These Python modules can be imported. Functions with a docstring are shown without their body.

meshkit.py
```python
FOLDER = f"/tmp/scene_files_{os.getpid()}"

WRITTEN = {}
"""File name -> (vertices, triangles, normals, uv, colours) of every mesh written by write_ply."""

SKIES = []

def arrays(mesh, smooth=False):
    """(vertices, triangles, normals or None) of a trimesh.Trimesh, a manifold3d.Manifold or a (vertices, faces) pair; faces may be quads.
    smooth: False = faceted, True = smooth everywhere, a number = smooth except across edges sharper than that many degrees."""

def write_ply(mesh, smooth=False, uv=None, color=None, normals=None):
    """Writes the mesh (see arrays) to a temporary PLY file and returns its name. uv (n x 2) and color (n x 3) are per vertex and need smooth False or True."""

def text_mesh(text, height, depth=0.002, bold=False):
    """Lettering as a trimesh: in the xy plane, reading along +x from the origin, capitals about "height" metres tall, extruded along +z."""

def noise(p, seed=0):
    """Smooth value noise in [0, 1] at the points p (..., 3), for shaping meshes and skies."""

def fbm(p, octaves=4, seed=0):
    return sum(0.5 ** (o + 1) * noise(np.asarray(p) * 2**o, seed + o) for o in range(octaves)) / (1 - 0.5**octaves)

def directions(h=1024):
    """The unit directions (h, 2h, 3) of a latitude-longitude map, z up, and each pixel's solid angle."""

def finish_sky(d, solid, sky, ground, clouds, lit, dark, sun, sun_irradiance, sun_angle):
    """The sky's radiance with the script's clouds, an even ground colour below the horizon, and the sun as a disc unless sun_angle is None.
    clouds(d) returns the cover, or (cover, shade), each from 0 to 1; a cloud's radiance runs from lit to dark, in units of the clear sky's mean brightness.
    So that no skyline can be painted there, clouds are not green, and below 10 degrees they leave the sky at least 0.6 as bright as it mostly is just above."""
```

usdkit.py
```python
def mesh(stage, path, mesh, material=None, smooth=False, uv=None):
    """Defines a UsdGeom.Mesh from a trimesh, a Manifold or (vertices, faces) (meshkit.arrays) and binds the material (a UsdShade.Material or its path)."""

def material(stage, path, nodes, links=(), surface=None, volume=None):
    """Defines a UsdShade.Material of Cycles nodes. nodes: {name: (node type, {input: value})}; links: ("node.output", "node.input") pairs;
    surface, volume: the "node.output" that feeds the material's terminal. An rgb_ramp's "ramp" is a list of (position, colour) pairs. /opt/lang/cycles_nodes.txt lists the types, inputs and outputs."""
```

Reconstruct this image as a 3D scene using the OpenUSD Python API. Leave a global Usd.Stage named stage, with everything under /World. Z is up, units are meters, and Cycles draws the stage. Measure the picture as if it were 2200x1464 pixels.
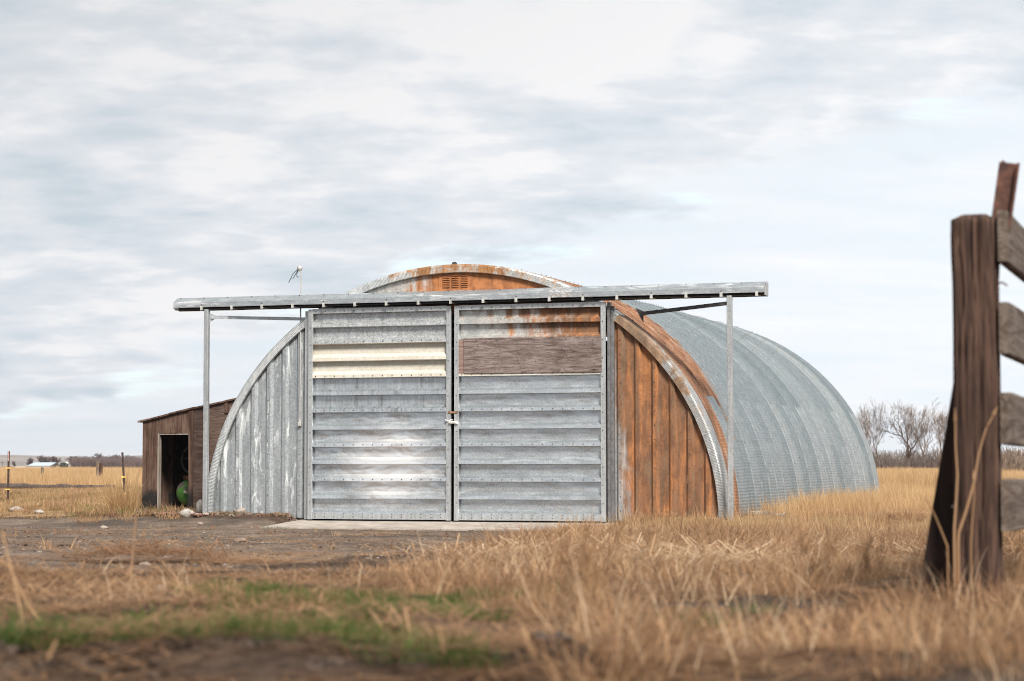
import math, random
import numpy as np, trimesh, shapely
from shapely.geometry import Polygon
import meshkit, usdkit
from pxr import Usd, UsdGeom, UsdLux, UsdShade, Gf, Sdf, Vt

stage = Usd.Stage.CreateInMemory()
UsdGeom.SetStageUpAxis(stage, 'Z'); UsdGeom.SetStageMetersPerUnit(stage, 1.0)
UsdGeom.Xform.Define(stage, '/World'); UsdGeom.Scope.Define(stage, '/World/Looks')
rng = np.random.default_rng(7)

# ------------------------------------------------------------------ camera, sky, sun, exposure
CAM_H = 0.93
FPX = 4644.0                                   # focal length in pixels of a 2200 pixel wide picture
PITCH = math.atan((1000 - 732) / FPX)
EXPOSURE = 2.4
SUN_DIR = np.array([0.22, -0.70, 0.70]); SUN_DIR = SUN_DIR / np.linalg.norm(SUN_DIR)
SUN_ELEV = math.asin(SUN_DIR[2]); SUN_ROT = math.atan2(SUN_DIR[0], SUN_DIR[1])
cam = UsdGeom.Camera.Define(stage, '/World/camera')
cam.CreateProjectionAttr('perspective')
cam.CreateHorizontalApertureAttr(36.0); cam.CreateVerticalApertureAttr(36.0 * 681 / 1024)
cam.CreateFocalLengthAttr(FPX / 2200 * 36.0)
cam.CreateClippingRangeAttr(Gf.Vec2f(0.1, 20000))
cam.CreateFStopAttr(4.5); cam.CreateFocusDistanceAttr(36.0)
cam.CreateExposureAttr(EXPOSURE)
cam.AddTranslateOp().Set(Gf.Vec3d(0, 0, CAM_H))
cam.AddRotateXOp().Set(90 + math.degrees(PITCH))

K = 0.1
HAZE = 0.00010
def sky_material():
    W = (0.236, 0.236, 0.239)                    # radiance of a bright cloud at exposure 0
    G = (0.155, 0.176, 0.191)                    # of a grey one
    s = lambda c: tuple(x * 0.775 / K for x in c)
    n = {
        'tc': ('texture_coordinate', {}), 'sep': ('separate_xyz', {}),
        'za': ('math', {'math_type': 'absolute'}), 'zc': ('math', {'math_type': 'add', 'value2': 0.20}),
        'px': ('math', {'math_type': 'divide'}), 'py': ('math', {'math_type': 'divide'}),
        'pv': ('combine_xyz', {'z': 3.7}),
        'n1': ('noise_texture', {'scale': 4.6, 'detail': 7.0, 'roughness': 0.56, 'distortion': 0.15}),
        'n2': ('noise_texture', {'scale': 1.5, 'detail': 3.0, 'roughness': 0.5}),
        'mp3': ('mapping', {'mapping_type': 'point', 'scale': (0.8, 2.6, 1.0), 'rotation': (0, 0, 0.1)}),
        'n3': ('noise_texture', {'scale': 2.6, 'detail': 6.0, 'roughness': 0.58}),
        # edge of the cloud bank: a straight front across the cloud plane
        'dot': ('vector_math', {'math_type': 'dot_product', 'vector2': (0.738, 0.675, 0.0)}),
        'dn': ('math', {'math_type': 'multiply_add', 'value2': 0.55, 'value3': -2.475}),
        'bank': ('map_range', {'range_type': 'smoothstep', 'from_min': -0.05, 'from_max': 0.09, 'to_min': 0.0, 'to_max': 1.0, 'clamp': True}),
        'add': ('math', {'math_type': 'add'}),
        'm12': ('math', {'math_type': 'multiply_add', 'value2': 0.55, 'value3': -0.215}),
        's12': ('math', {'math_type': 'multiply_add', 'value2': 0.68}),
        'r1': ('rgb_ramp', {'ramp': [(0.0, s(G)), (0.36, s(G)), (0.45, s((0.180, 0.193, 0.207))), (0.53, s((0.200, 0.209, 0.220))), (0.62, s(W)), (1.0, s(W))]}),
        'r3': ('rgb_ramp', {'ramp': [(0.0, s((0.190, 0.212, 0.230))), (0.38, s((0.204, 0.220, 0.234))), (0.52, s((0.216, 0.226, 0.237))), (0.66, s(W)), (1.0, s(W))]}),
        'mp4': ('mapping', {'mapping_type': 'point', 'scale': (1.0, 1.5, 1.0), 'rotation': (0, 0, -0.15)}),
        'n4': ('noise_texture', {'scale': 13.0, 'detail': 4.0, 'roughness': 0.55, 'distortion': 0.2}),
        's4': ('math', {'math_type': 'multiply_add', 'value2': 0.26}),
        'mixb': ('mix_color', {'blend_type': 'mix'}),
        # gaps of blue sky along the front
        'gap0': ('math', {'math_type': 'subtract', 'value2': 0.06}), 'gap1': ('math', {'math_type': 'absolute'}),
        'gap2': ('map_range', {'range_type': 'smoothstep', 'from_min': 0.0, 'from_max': 0.10, 'to_min': 1.0, 'to_max': 0.0, 'clamp': True}),
        'gap3': ('map_range', {'range_type': 'smoothstep', 'from_min': 0.46, 'from_max': 0.60, 'to_min': 0.0, 'to_max': 0.6, 'clamp': True}),
        'gap': ('math', {'math_type': 'multiply'}),
        # the cloud is thinner towards the sun's side and towards the horizon
        'gx': ('map_range', {'range_type': 'smoothstep', 'from_min': -0.30, 'from_max': 0.30, 'to_min': 0.92, 'to_max': 1.07, 'clamp': True}),
        'gz': ('map_range', {'range_type': 'smoothstep', 'from_min': 0.02, 'from_max': 0.50, 'to_min': 1.03, 'to_max': 0.72, 'clamp': True}),
        'gm': ('math', {'math_type': 'multiply'}),
        'tint': ('vector_math', {'math_type': 'scale'}),
        'sky': ('sky_texture', {'sky_type': 'single_scattering', 'sun_disc': False, 'sun_elevation': SUN_ELEV, 'sun_rotation': SUN_ROT, 'altitude': 300.0}),
        'skyc': ('mix_color', {'blend_type': 'mix', 'fac': 0.90, 'b': s((0.182, 0.226, 0.246))}),
        'mixg': ('mix_color', {'blend_type': 'mix'}),
        'bg': ('background_shader', {'strength': K}),
    }
    l = [('tc.generated', 'sep.vector'), ('sep.z', 'za.value1'), ('za.value', 'zc.value1'), ('sep.x', 'px.value1'), ('zc.value', 'px.value2'), ('sep.y', 'py.value1'), ('zc.value', 'py.value2'),
         ('px.value', 'pv.x'), ('py.value', 'pv.y'), ('pv.vector', 'n1.vector'), ('pv.vector', 'n2.vector'), ('pv.vector', 'mp3.vector'), ('mp3.vector', 'n3.vector'),
         ('pv.vector', 'dot.vector1'), ('n1.fac', 'dn.value1'), ('dot.value', 'add.value1'), ('dn.value', 'add.value2'), ('add.value', 'bank.value'),
         ('n2.fac', 'm12.value1'), ('n1.fac', 's12.value1'), ('m12.value', 's12.value3'), ('pv.vector', 'mp4.vector'), ('mp4.vector', 'n4.vector'), ('n4.fac', 's4.value1'), ('s12.value', 's4.value3'), ('s4.value', 'r1.fac'), ('n3.fac', 'r3.fac'),
         ('bank.result', 'mixb.fac'), ('r1.color', 'mixb.a'), ('r3.color', 'mixb.b'),
         ('add.value', 'gap0.value1'), ('gap0.value', 'gap1.value1'), ('gap1.value', 'gap2.value'), ('n3.fac', 'gap3.value'), ('gap2.result', 'gap.value1'), ('gap3.result', 'gap.value2'),
         ('sky.color', 'skyc.a'), ('gap.value', 'mixg.fac'), ('mixb.result', 'mixg.a'), ('skyc.result', 'mixg.b'), ('sep.x', 'gx.value'), ('sep.z', 'gz.value'), ('gx.result', 'gm.value1'), ('gz.result', 'gm.value2'), ('mixg.result', 'tint.vector1'), ('gm.value', 'tint.scale'), ('tint.vector', 'bg.color')]
    return usdkit.material(stage, '/World/Looks/sky_look', n, l, surface='bg.background')

dome = UsdLux.DomeLight.Define(stage, '/World/sky')
UsdShade.MaterialBindingAPI.Apply(dome.GetPrim()).Bind(sky_material())
dome.GetPrim().SetCustomDataByKey('kind', 'structure')
sun = UsdLux.DistantLight.Define(stage, '/World/sun')
sun.CreateIntensityAttr(0.40); sun.CreateAngleAttr(14.0); sun.CreateNormalizeAttr(True); sun.CreateColorAttr(Gf.Vec3f(1.0, 0.93, 0.84))
zax = Gf.Vec3d(*SUN_DIR); xax = Gf.Cross(Gf.Vec3d(0, 0, 1), zax).GetNormalized(); yax = Gf.Cross(zax, xax)
sun.AddTransformOp().Set(Gf.Matrix4d(xax[0], xax[1], xax[2], 0, yax[0], yax[1], yax[2], 0, zax[0], zax[1], zax[2], 0, 0, 0, 0, 1))

# ------------------------------------------------------------------ helpers
taken = {}
def numbered(path):
    n = taken.get(path, -1) + 1; taken[path] = n
    return path if n == 0 else f'{path}_{n:03d}'
def meta(p, **kw):
    for k, v in kw.items():
        if v: p.SetCustomDataByKey(k, v)
def thing(name, label, category, loc=(0, 0, 0), rz=0.0, group=None):
    x = UsdGeom.Xform.Define(stage, numbered('/World/' + name))
    x.AddTranslateOp().Set(Gf.Vec3d(*map(float, loc))); x.AddRotateZOp().Set(float(rz))
    meta(x.GetPrim(), label=label, category=category, group=group)
    return x.GetPrim()
def part(name, mesh, mat, parent=None, smooth=False, **kw):
    base = str(parent.GetPath()) if parent is not None else '/World'
    if isinstance(mesh, MB): mesh = mesh.get()
    m = usdkit.mesh(stage, numbered(base + '/' + name), mesh, mat, smooth=smooth)
    m.CreateDoubleSidedAttr(True)
    meta(m.GetPrim(), **kw)
    return m.GetPrim()
def copy_of(src, name, label, loc, rz=0.0, scale=1.0, group=None, category=None):
    x = UsdGeom.Xform.Define(stage, numbered('/World/' + name))
    x.GetPrim().GetReferences().AddInternalReference(src.GetPath())
    x.GetPrim().SetInstanceable(True)
    x.ClearXformOpOrder()
    x.AddTranslateOp(opSuffix='').Set(Gf.Vec3d(*map(float, loc)))
    x.AddRotateZOp().Set(float(rz)); x.AddScaleOp().Set(Gf.Vec3f(*( (scale,) * 3 if np.ndim(scale) == 0 else scale)))
    meta(x.GetPrim(), label=label, category=category or src.GetCustomDataByKey('category'), group=group)
    return x.GetPrim()

class MB:
    def __init__(s): s.v, s.f, s.n = [], [], 0
    def add(s, v, f):
        v = np.asarray(v, float); f = np.asarray(f, int)
        if f.shape[1] == 4: f = np.vstack([f[:, [0, 1, 2]], f[:, [0, 2, 3]]])
        s.v.append(v); s.f.append(f + s.n); s.n += len(v); return s
    def get(s): return np.vstack(s.v), np.vstack(s.f)
    def box(s, lo, hi, bev=0.0):
        lo, hi = np.minimum(lo, hi).astype(float), np.maximum(lo, hi).astype(float)
        if bev <= 0:
            c = np.array([[x, y, z] for x in (0, 1) for y in (0, 1) for z in (0, 1)], float)
            return s.add(lo + c * (hi - lo), [[0, 1, 3, 2], [4, 6, 7, 5], [0, 4, 5, 1], [2, 3, 7, 6], [0, 2, 6, 4], [1, 5, 7, 3]])
        bev = min(bev, 0.45 * (hi - lo).min())
        pts = []
        for x in (0, 1):
            for y in (0, 1):
                for z in (0, 1):
                    c = lo + np.array([x, y, z]) * (hi - lo); sg = 1 - 2 * np.array([x, y, z])
                    for k in range(3):
                        o = sg * bev; o[k] = 0; pts.append(c + o)
        h = trimesh.convex.convex_hull(np.array(pts)); return s.add(h.vertices, h.faces)
    def bar(s, a, b, w, t, up=(0, 0, 1)):
        a, b = np.asarray(a, float), np.asarray(b, float); d = b - a; L = np.linalg.norm(d); d /= L
        u = np.asarray(up, float); u = u - d * (u @ d); u /= np.linalg.norm(u); r = np.cross(d, u)
        c = np.array([[x, y, z] for x in (0, 1) for y in (-.5, .5) for z in (-.5, .5)], float)
        v = a + c[:, :1] * L * d + c[:, 1:2] * w * r + c[:, 2:] * t * u
        return s.add(v, [[0, 1, 3, 2], [4, 6, 7, 5], [0, 4, 5, 1], [2, 3, 7, 6], [0, 2, 6, 4], [1, 5, 7, 3]])
    def tube(s, pts, r, sides=8, cap=True):
        p = np.asarray(pts, float); r = np.broadcast_to(np.asarray(r, float), (len(p),))
        t = np.gradient(p, axis=0); t /= np.linalg.norm(t, axis=1, keepdims=True) + 1e-12
        a = np.cross(t, np.where(np.abs(t[:, 2:]) < .9, [0, 0, 1.], [1., 0, 0])); a /= np.linalg.norm(a, axis=1, keepdims=True)
        b = np.cross(t, a); ang = np.arange(sides) * 2 * np.pi / sides
        v = p[:, None] + r[:, None, None] * (np.cos(ang)[None, :, None] * a[:, None] + np.sin(ang)[None, :, None] * b[:, None])
        i, j = np.meshgrid(np.arange(len(p) - 1), np.arange(sides), indexing='ij')
        q = np.stack([i * sides + j, i * sides + (j + 1) % sides, (i + 1) * sides + (j + 1) % sides, (i + 1) * sides + j], -1).reshape(-1, 4)
        s.add(v.reshape(-1, 3), q)
        if cap:
            for k in (0, len(p) - 1):
                ring = v[k]; s.add(np.vstack([ring, p[k]]), [[m, (m + 1) % sides, sides] for m in range(sides)])
        return s
    def tubes(s, items):                           # (points, radii, sides) of many open tubes at once
        by = {}
        for p, r, k in items: by.setdefault((len(p), k), []).append((p, r))
        for (n, k), L in by.items():
            p = np.array([x[0] for x in L], float); r = np.array([np.broadcast_to(x[1], (n,)) for x in L], float)
            t = np.gradient(p, axis=1) if n > 2 else np.repeat(p[:, 1:] - p[:, :1], 2, 1); t /= np.linalg.norm(t, axis=2, keepdims=True) + 1e-12
            a = np.cross(t, np.where(np.abs(t[..., 2:]) < .9, [0, 0, 1.], [1., 0, 0])); a /= np.linalg.norm(a, axis=2, keepdims=True); b = np.cross(t, a); ang = np.arange(k) * 2 * np.pi / k
            v = p[:, :, None] + r[:, :, None, None] * (np.cos(ang)[:, None] * a[:, :, None] + np.sin(ang)[:, None] * b[:, :, None])
            i, j = np.meshgrid(np.arange(n - 1), np.arange(k), indexing='ij')
            q = np.stack([i * k + j, i * k + (j + 1) % k, (i + 1) * k + (j + 1) % k, (i + 1) * k + j], -1).reshape(-1, 4)
            s.add(v.reshape(-1, 3), (q[None] + (np.arange(len(L)) * n * k)[:, None, None]).reshape(-1, 4))
        return s
    def grid(s, P):                                # P (n, m, 3)
        n, m = P.shape[:2]; i, j = np.meshgrid(np.arange(n - 1), np.arange(m - 1), indexing='ij')
        q = np.stack([i * m + j, (i + 1) * m + j, (i + 1) * m + j + 1, i * m + j + 1], -1).reshape(-1, 4)
        return s.add(P.reshape(-1, 3), q)
    def prism(s, poly, y0, y1, axis=1):            # polygon in the two other axes, extruded along the axis
        m = trimesh.creation.extrude_polygon(Polygon(poly), 1.0, engine='earcut'); v = m.vertices.copy(); o = np.zeros_like(v)
        oth = [k for k in range(3) if k != axis]; o[:, oth[0]] = v[:, 0]; o[:, oth[1]] = v[:, 1]; o[:, axis] = y0 + v[:, 2] * (y1 - y0)
        return s.add(o, m.faces)

def lathe(prof, n=20):                             # (r, z) pairs round z
    a = np.linspace(0, 2 * np.pi, n, endpoint=False); prof = np.asarray(prof, float)
    P = np.stack([prof[:, :1] * np.cos(a), prof[:, :1] * np.sin(a), np.repeat(prof[:, 1:], n, 1)], -1)
    P = np.concatenate([P, P[:, :1]], 1); return MB().grid(P)

class G:
    """A small writer of material graphs."""
    def __init__(s): s.n, s.l, s.c = {}, [], 0
    def node(s, kind, **kw):
        s.c += 1; name = f'{kind[:8]}_{s.c}'.replace(' ', ''); vals = {}
        for k, v in kw.items():
            if isinstance(v, tuple) and len(v) == 2 and isinstance(v[0], str) and v[0] in s.n: s.l.append((f'{v[0]}.{v[1]}', f'{name}.{k}'))
            else: vals[k] = v
        s.n[name] = (kind, vals); return name
    def obj(s): return (s.node('texture_coordinate'), 'object')
    def pos(s): return (s.node('geometry'), 'position')
    def map(s, v, scale=(1, 1, 1), loc=(0, 0, 0), rot=(0, 0, 0)): return (s.node('mapping', mapping_type='point', vector=v, scale=scale, location=loc, rotation=rot), 'vector')
    def noise(s, v, scale, detail=3.0, rough=0.55, dist=0.0): return (s.node('noise_texture', vector=v, scale=float(scale), detail=float(detail), roughness=rough, distortion=float(dist)), 'fac')
    def voro(s, v, scale, out='color'): return (s.node('voronoi_texture', vector=v, scale=float(scale)), out)
    def ramp(s, f, stops): return (s.node('rgb_ramp', fac=f, ramp=stops), 'color')
    def range(s, v, a, b, c=0.0, d=1.0, smooth=True): return (s.node('map_range', range_type='smoothstep' if smooth else 'linear', value=v, from_min=float(a), from_max=float(b), to_min=float(c), to_max=float(d), clamp=True), 'result')
    def math(s, op, a, b=0.0, c=0.0): return (s.node('math', math_type=op, value1=a, value2=b, value3=c), 'value')
    def mix(s, f, a, b, mode='mix'): return (s.node('mix_color', blend_type=mode, fac=f, a=a, b=b), 'result')
    def mixf(s, f, a, b): return (s.node('mix_float', fac=f, a=a, b=b), 'result')
    def dot(s, v, w): return (s.node('vector_math', math_type='dot_product', vector1=v, vector2=w), 'value')
    def bw(s, c): return (s.node('rgb_to_bw', color=c), 'val')
    def bump(s, h, strength, dist): return (s.node('bump', height=h, strength=float(strength), distance=float(dist)), 'normal')
    def island(s): return (s.node('geometry'), 'random_per_island')
    def done(s, name, **kw):
        p = s.node('principled_bsdf', **kw)
        return usdkit.material(stage, '/World/Looks/' + name, s.n, s.l, surface=p + '.BSDF')
    def done_leaf(s, name, color, trans=0.35, rough=0.75):
        p = s.node('principled_bsdf', base_color=color, roughness=rough, specular_ior_level=0.25); t = s.node('translucent_bsdf', color=color)
        m = s.node('mix_closure', fac=float(trans), closure1=(p, 'BSDF'), closure2=(t, 'BSDF'))
        return usdkit.material(stage, '/World/Looks/' + name, s.n, s.l, surface=m + '.closure')

# ------------------------------------------------------------------ where things are
def ray(px, py):
    x, y = (px - 1100) / FPX, -(py - 732) / FPX; c, s = math.cos(PITCH), math.sin(PITCH)
    return np.array([x, c - y * s, s + y * c])
def at(px, py, Y): r = ray(px, py); return np.array([0, 0, CAM_H]) + r * (Y / r[1])
BARN = np.array([-0.9318, 36.6553, 0.0]); ANG = math.radians(19)
AU = np.array([math.cos(ANG), -math.sin(ANG)]); AV = np.array([math.sin(ANG), math.cos(ANG)])
def to_barn(x, y): dx, dy = x - BARN[0], y - BARN[1]; return dx * AU[0] + dy * AU[1], dx * AV[0] + dy * AV[1]
def from_barn(u, v): return BARN[0] + u * AU[0] + v * AV[0], BARN[1] + u * AU[1] + v * AV[1]
def sstep(a, b, x): t = np.clip((x - a) / (b - a), 0, 1); return t * t * (3 - 2 * t)

PROF = np.array([(-40, .50), (-29.4, .50), (-26.4, .455), (-2.6, -.13), (-1.4, -.12), (-.2, -.03), (.4, .03), (20, .03), (60, 0), (1e5, 0)])
def ground_z(x, y):
    x, y = np.asarray(x, float), np.asarray(y, float); u, v = to_barn(x, y)
    z = np.interp(v, PROF[:, 0], PROF[:, 1])
    side = sstep(2.75, 3.2, np.abs(u))
    z = z + .10 * side * np.exp(-np.abs(v / .9) ** 2) * sstep(12, 8, np.abs(u))
    z = z - .10 * (1 - side) * sstep(-1.6, -1.3, v) * sstep(.6, .2, v)
    near = sstep(60, 25, y)
    p = np.stack([x, y, 0 * x], -1)
    amp = np.where(v > -1.8, .03, .07) * near * (1 - .9 * (1 - side) * sstep(-1.9, -1.5, v))
    z = z + amp * (meshkit.fbm(p * 1.1 + 7.3, 4, 3) - .5) + .055 * near * (meshkit.fbm(p * 3.6, 3, 9) - .5) * (1 - (1 - side) * sstep(-1.9, -1.5, v))
    # heaps of turned soil close to the camera, and a rut
    for mx, my, sx, sy, hh in MOUNDS: z = z + hh * np.exp(-((x - mx) / sx) ** 2 - ((y - my) / sy) ** 2) * (.7 + .6 * meshkit.fbm(p * 6 + mx, 3, 5))
    far = np.hypot(x, y)
    z = z + .5 * sstep(150, 700, far) * (meshkit.fbm(p * .004, 3, 21) - .5)
    return z
MOUNDS = [(-.75, 4.55, .35, .22, .05), (-.35, 4.5, .35, .25, .05), (.10, 4.62, .10, .13, .085), (1.35, 6.9, .55, .22, -.07), (-1.2, 4.5, .3, .2, .03)]
DEPTHS = np.geomspace(1.5, 160, 700)
def on_ground(px, py):
    r = ray(px, py); p = np.array([0, 0, CAM_H]) + DEPTHS[:, None] * (r / r[1]); d = p[:, 2] - ground_z(p[:, 0], p[:, 1])
    k = int(np.argmax(d < 0)) if (d < 0).any() else len(d) - 1
    if k: w = d[k - 1] / (d[k - 1] - d[k] + 1e-9); q = p[k - 1] + (p[k] - p[k - 1]) * min(max(w, 0), 1)
    else: q = p[0]
    return np.array([q[0], q[1], float(ground_z(q[0], q[1]))])
def region(pts): return Polygon([tuple(on_ground(*p)[:2]) for p in pts]).buffer(0)
def inside(poly, x, y): return shapely.contains_xy(poly, x, y)

# ------------------------------------------------------------------ materials
def steel(name, base=(.50, .53, .55), metal=.75, rough=.46, spangle=45, streak=(6, 6, .7), oxide=0.0, rust=None, rustcols=None, axis='z', dent=0.0, bright=None, var=.35, stain=0.0, soft=(-.10, .22)):
    """Weathered galvanised sheet. rust = ((gx, gy, gz), offset, amplitude): where the plane function plus noise is above 0 the sheet is rusty."""
    g = G(); o = g.obj()
    sp = g.bw(g.voro(o, spangle)); st = g.noise(g.map(o, streak), 2.2, 4, .6); bl = g.noise(o, 1.6, 4, .6)
    b = np.array(base)
    col = g.mix(g.range(sp, .2, .8), tuple(b * (1 - var * .35)), tuple(np.minimum(b * (1 + var * .35), 1)))
    col = g.mix(g.range(st, .32, .68), g.mix(1.0, col, (.78, .79, .80), 'multiply'), col)
    col = g.mix(g.range(bl, .35, .7, 0, .3), col, g.mix(1.0, col, (1.18, 1.19, 1.2), 'multiply'))
    ro = g.math('multiply_add', sp, .10, rough - .05); me = metal
    if stain > 0:
        sm = g.math('multiply', g.range(g.noise(g.map(o, (9, 9, .5)), 1.3, 3, .6), .55, .75), stain)
        col = g.mix(sm, col, (.10, .10, .095))
    if oxide > 0:
        w = g.noise(g.map(o, (5, 5, 1.0) if streak[2] < streak[0] else (.8, 2, 5)), 2.0, 6, .62, .8)
        wm = g.math('multiply', g.range(w, .56, .63), oxide)
        col = g.mix(wm, col, (.74, .77, .78)); ro = g.mixf(wm, ro, .75); me = g.mixf(wm, metal, .15)
    if bright is not None:                            # painted reflection: lighter, smoother oval in the sheet colour
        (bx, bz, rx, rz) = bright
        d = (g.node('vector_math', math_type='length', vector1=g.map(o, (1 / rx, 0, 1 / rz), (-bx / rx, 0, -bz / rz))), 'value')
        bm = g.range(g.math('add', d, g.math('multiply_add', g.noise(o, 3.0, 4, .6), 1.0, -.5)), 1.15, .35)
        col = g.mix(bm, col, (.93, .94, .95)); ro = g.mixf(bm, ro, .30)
    if rust is not None:
        gr, c0, amp = rust; rc = rustcols or [(.0, (.075, .045, .030)), (.3, (.165, .098, .056)), (.45, (.175, .085, .042)), (.58, (.235, .105, .045)), (.68, (.35, .145, .047)), (.76, (.21, .09, .043)), (1., (.38, .18, .075))]
        rn = g.noise(g.map(o, streak), 1.7, 5, .62, .4); r2 = g.noise(o, 5.0, 5, .65)
        f = g.math('add', g.math('add', g.dot(o, gr), c0), g.math('multiply_add', rn, 2 * amp, -amp))
        f = g.math('add', f, g.math('multiply_add', r2, 1.1 * amp, -.55 * amp))
        rm = g.range(f, *soft)
        rcol = g.ramp(g.math('multiply_add', g.noise(g.map(o, (4.0, 4.0, .45)), 1.5, 6, .62, .5), 1.7, -.35), rc)
        rcol = g.mix(g.range(g.noise(g.map(o, (1, 1, .6)), 4.5, 5, .68), .42, .62, 0, .75), rcol, g.mix(1.0, rcol, (.55, .52, .50), 'multiply'))
        rcol = g.mix(g.range(g.noise(o, 26, 3, .6), .35, .7, 0, .55), rcol, g.mix(1.0, rcol, (.62, .58, .55), 'multiply'))
        col = g.mix(rm, col, rcol); ro = g.mixf(rm, ro, .85); me = g.mixf(rm, me, .0)
    kw = {}
    if dent > 0: kw['normal'] = g.bump(g.noise(g.map(o, (1, 1, 1.6)), 2.3, 2, .5, .3), dent, .05)
    return g.done(name, base_color=col, roughness=ro, metallic=me, **kw)

def wood(name, dark, mid, light, grain=(14, 14, .8), scale=1.6, dist=1.0, rough=.85, burn=None, bump=.4):
    g = G(); o = g.obj()
    n = g.noise(g.map(o, grain), scale, 6, .62, dist); m = g.noise(o, 3.0, 4, .6); k = g.noise(g.map(o, tuple(3 * x for x in grain)), scale * 2, 3, .6)
    col = g.ramp(n, [(.25, dark), (.45, mid), (.62, light), (.75, mid), (1, dark)])
    col = g.mix(g.range(m, .35, .7, 0, .65), col, g.mix(1.0, col, (.55, .50, .48), 'multiply'))
    col = g.mix(g.range(k, .56, .7, 0, .7), col, tuple(.4 * x for x in dark))
    if burn is not None:
        bm = g.range(g.math('add', g.dot(o, (0, 0, 1)), g.math('multiply_add', g.noise(o, 5, 4, .6), .5, -.25)), burn + .12, burn - .12)
        col = g.mix(bm, col, (.012, .011, .011))
    return g.done(name, base_color=col, roughness=rough, specular_ior_level=.25, normal=g.bump(n, bump, .02))

def plain(name, col, rough=.6, metal=0.0, var=.25, scale=12, bump=0.0):
    g = G(); o = g.obj(); n = g.noise(o, scale, 4, .6); c = np.array(col)
    cc = g.mix(g.range(n, .3, .7), tuple(c * (1 - var)), tuple(np.minimum(c * (1 + var), 1)))
    kw = {'normal': g.bump(n, bump, .02)} if bump else {}
    return g.done(name, base_color=cc, roughness=rough, metallic=metal, **kw)

def blades(name, cols, trans=.35, pos_scale=.5, rough=.75, shade=.35):
    g = G(); i = g.island(); r = (g.node('object_info'), 'random'); n = g.noise(g.pos(), pos_scale, 3, .6)
    f = g.math('multiply_add', i, .55, g.math('multiply_add', r, .25, g.math('multiply_add', n, .8, -.3)))
    col = g.ramp(f, list(zip(np.linspace(0, 1, len(cols)), cols)))
    return g.done_leaf(name, col, trans, rough)

M = {}
M['door'] = steel('door_steel', metal=.85, var=.07, base=(.58, .62, .65), streak=(1.2, 1.2, 7), oxide=.12, dent=.3, stain=.0, rough=.33)
M['door_bright'] = steel('door_steel_glint', metal=.85, var=.07, base=(.58, .62, .65), streak=(1.2, 1.2, 7), oxide=.1, dent=.6, rough=.33, bright=(-1.15, .95, 1.05, .75))  # bright oval paints a sky glint onto the lower left door
M['door_streak'] = steel('door_steel_streaked', metal=.85, var=.07, base=(.53, .57, .60), streak=(12, 12, .6), oxide=.1, dent=.3, stain=.8, rough=.36)
M['door_spangle'] = steel('door_steel_spangled', base=(.49, .51, .52), spangle=55, var=.6, dent=.15, rough=.5)
M['door_rust'] = steel('door_steel_rusty', base=(.52, .53, .52), streak=(5, 5, .9), soft=(-.25, .35), rust=((.32, 0, .25), -1.14, .60))
M['frame'] = steel('door_frame_steel', base=(.48, .50, .51), spangle=60, var=.25, rough=.5)
M['rail'] = steel('track_cover_steel', base=(.42, .45, .47), streak=(2.5, 1, 9), spangle=60, var=.3, oxide=.3, rough=.44)
M['rail_rust'] = steel('track_cover_steel_rusty', base=(.50, .52, .53), streak=(2.5, 1, 9), var=.8, rust=((0, 0, 0), -.05, .4))
M['post'] = steel('post_steel', base=(.44, .46, .47), var=.35, spangle=60, rough=.5)
M['wall_left'] = steel('wall_steel', base=(.40, .43, .445), oxide=.38, streak=(7, 7, .5), rough=.46)
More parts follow.
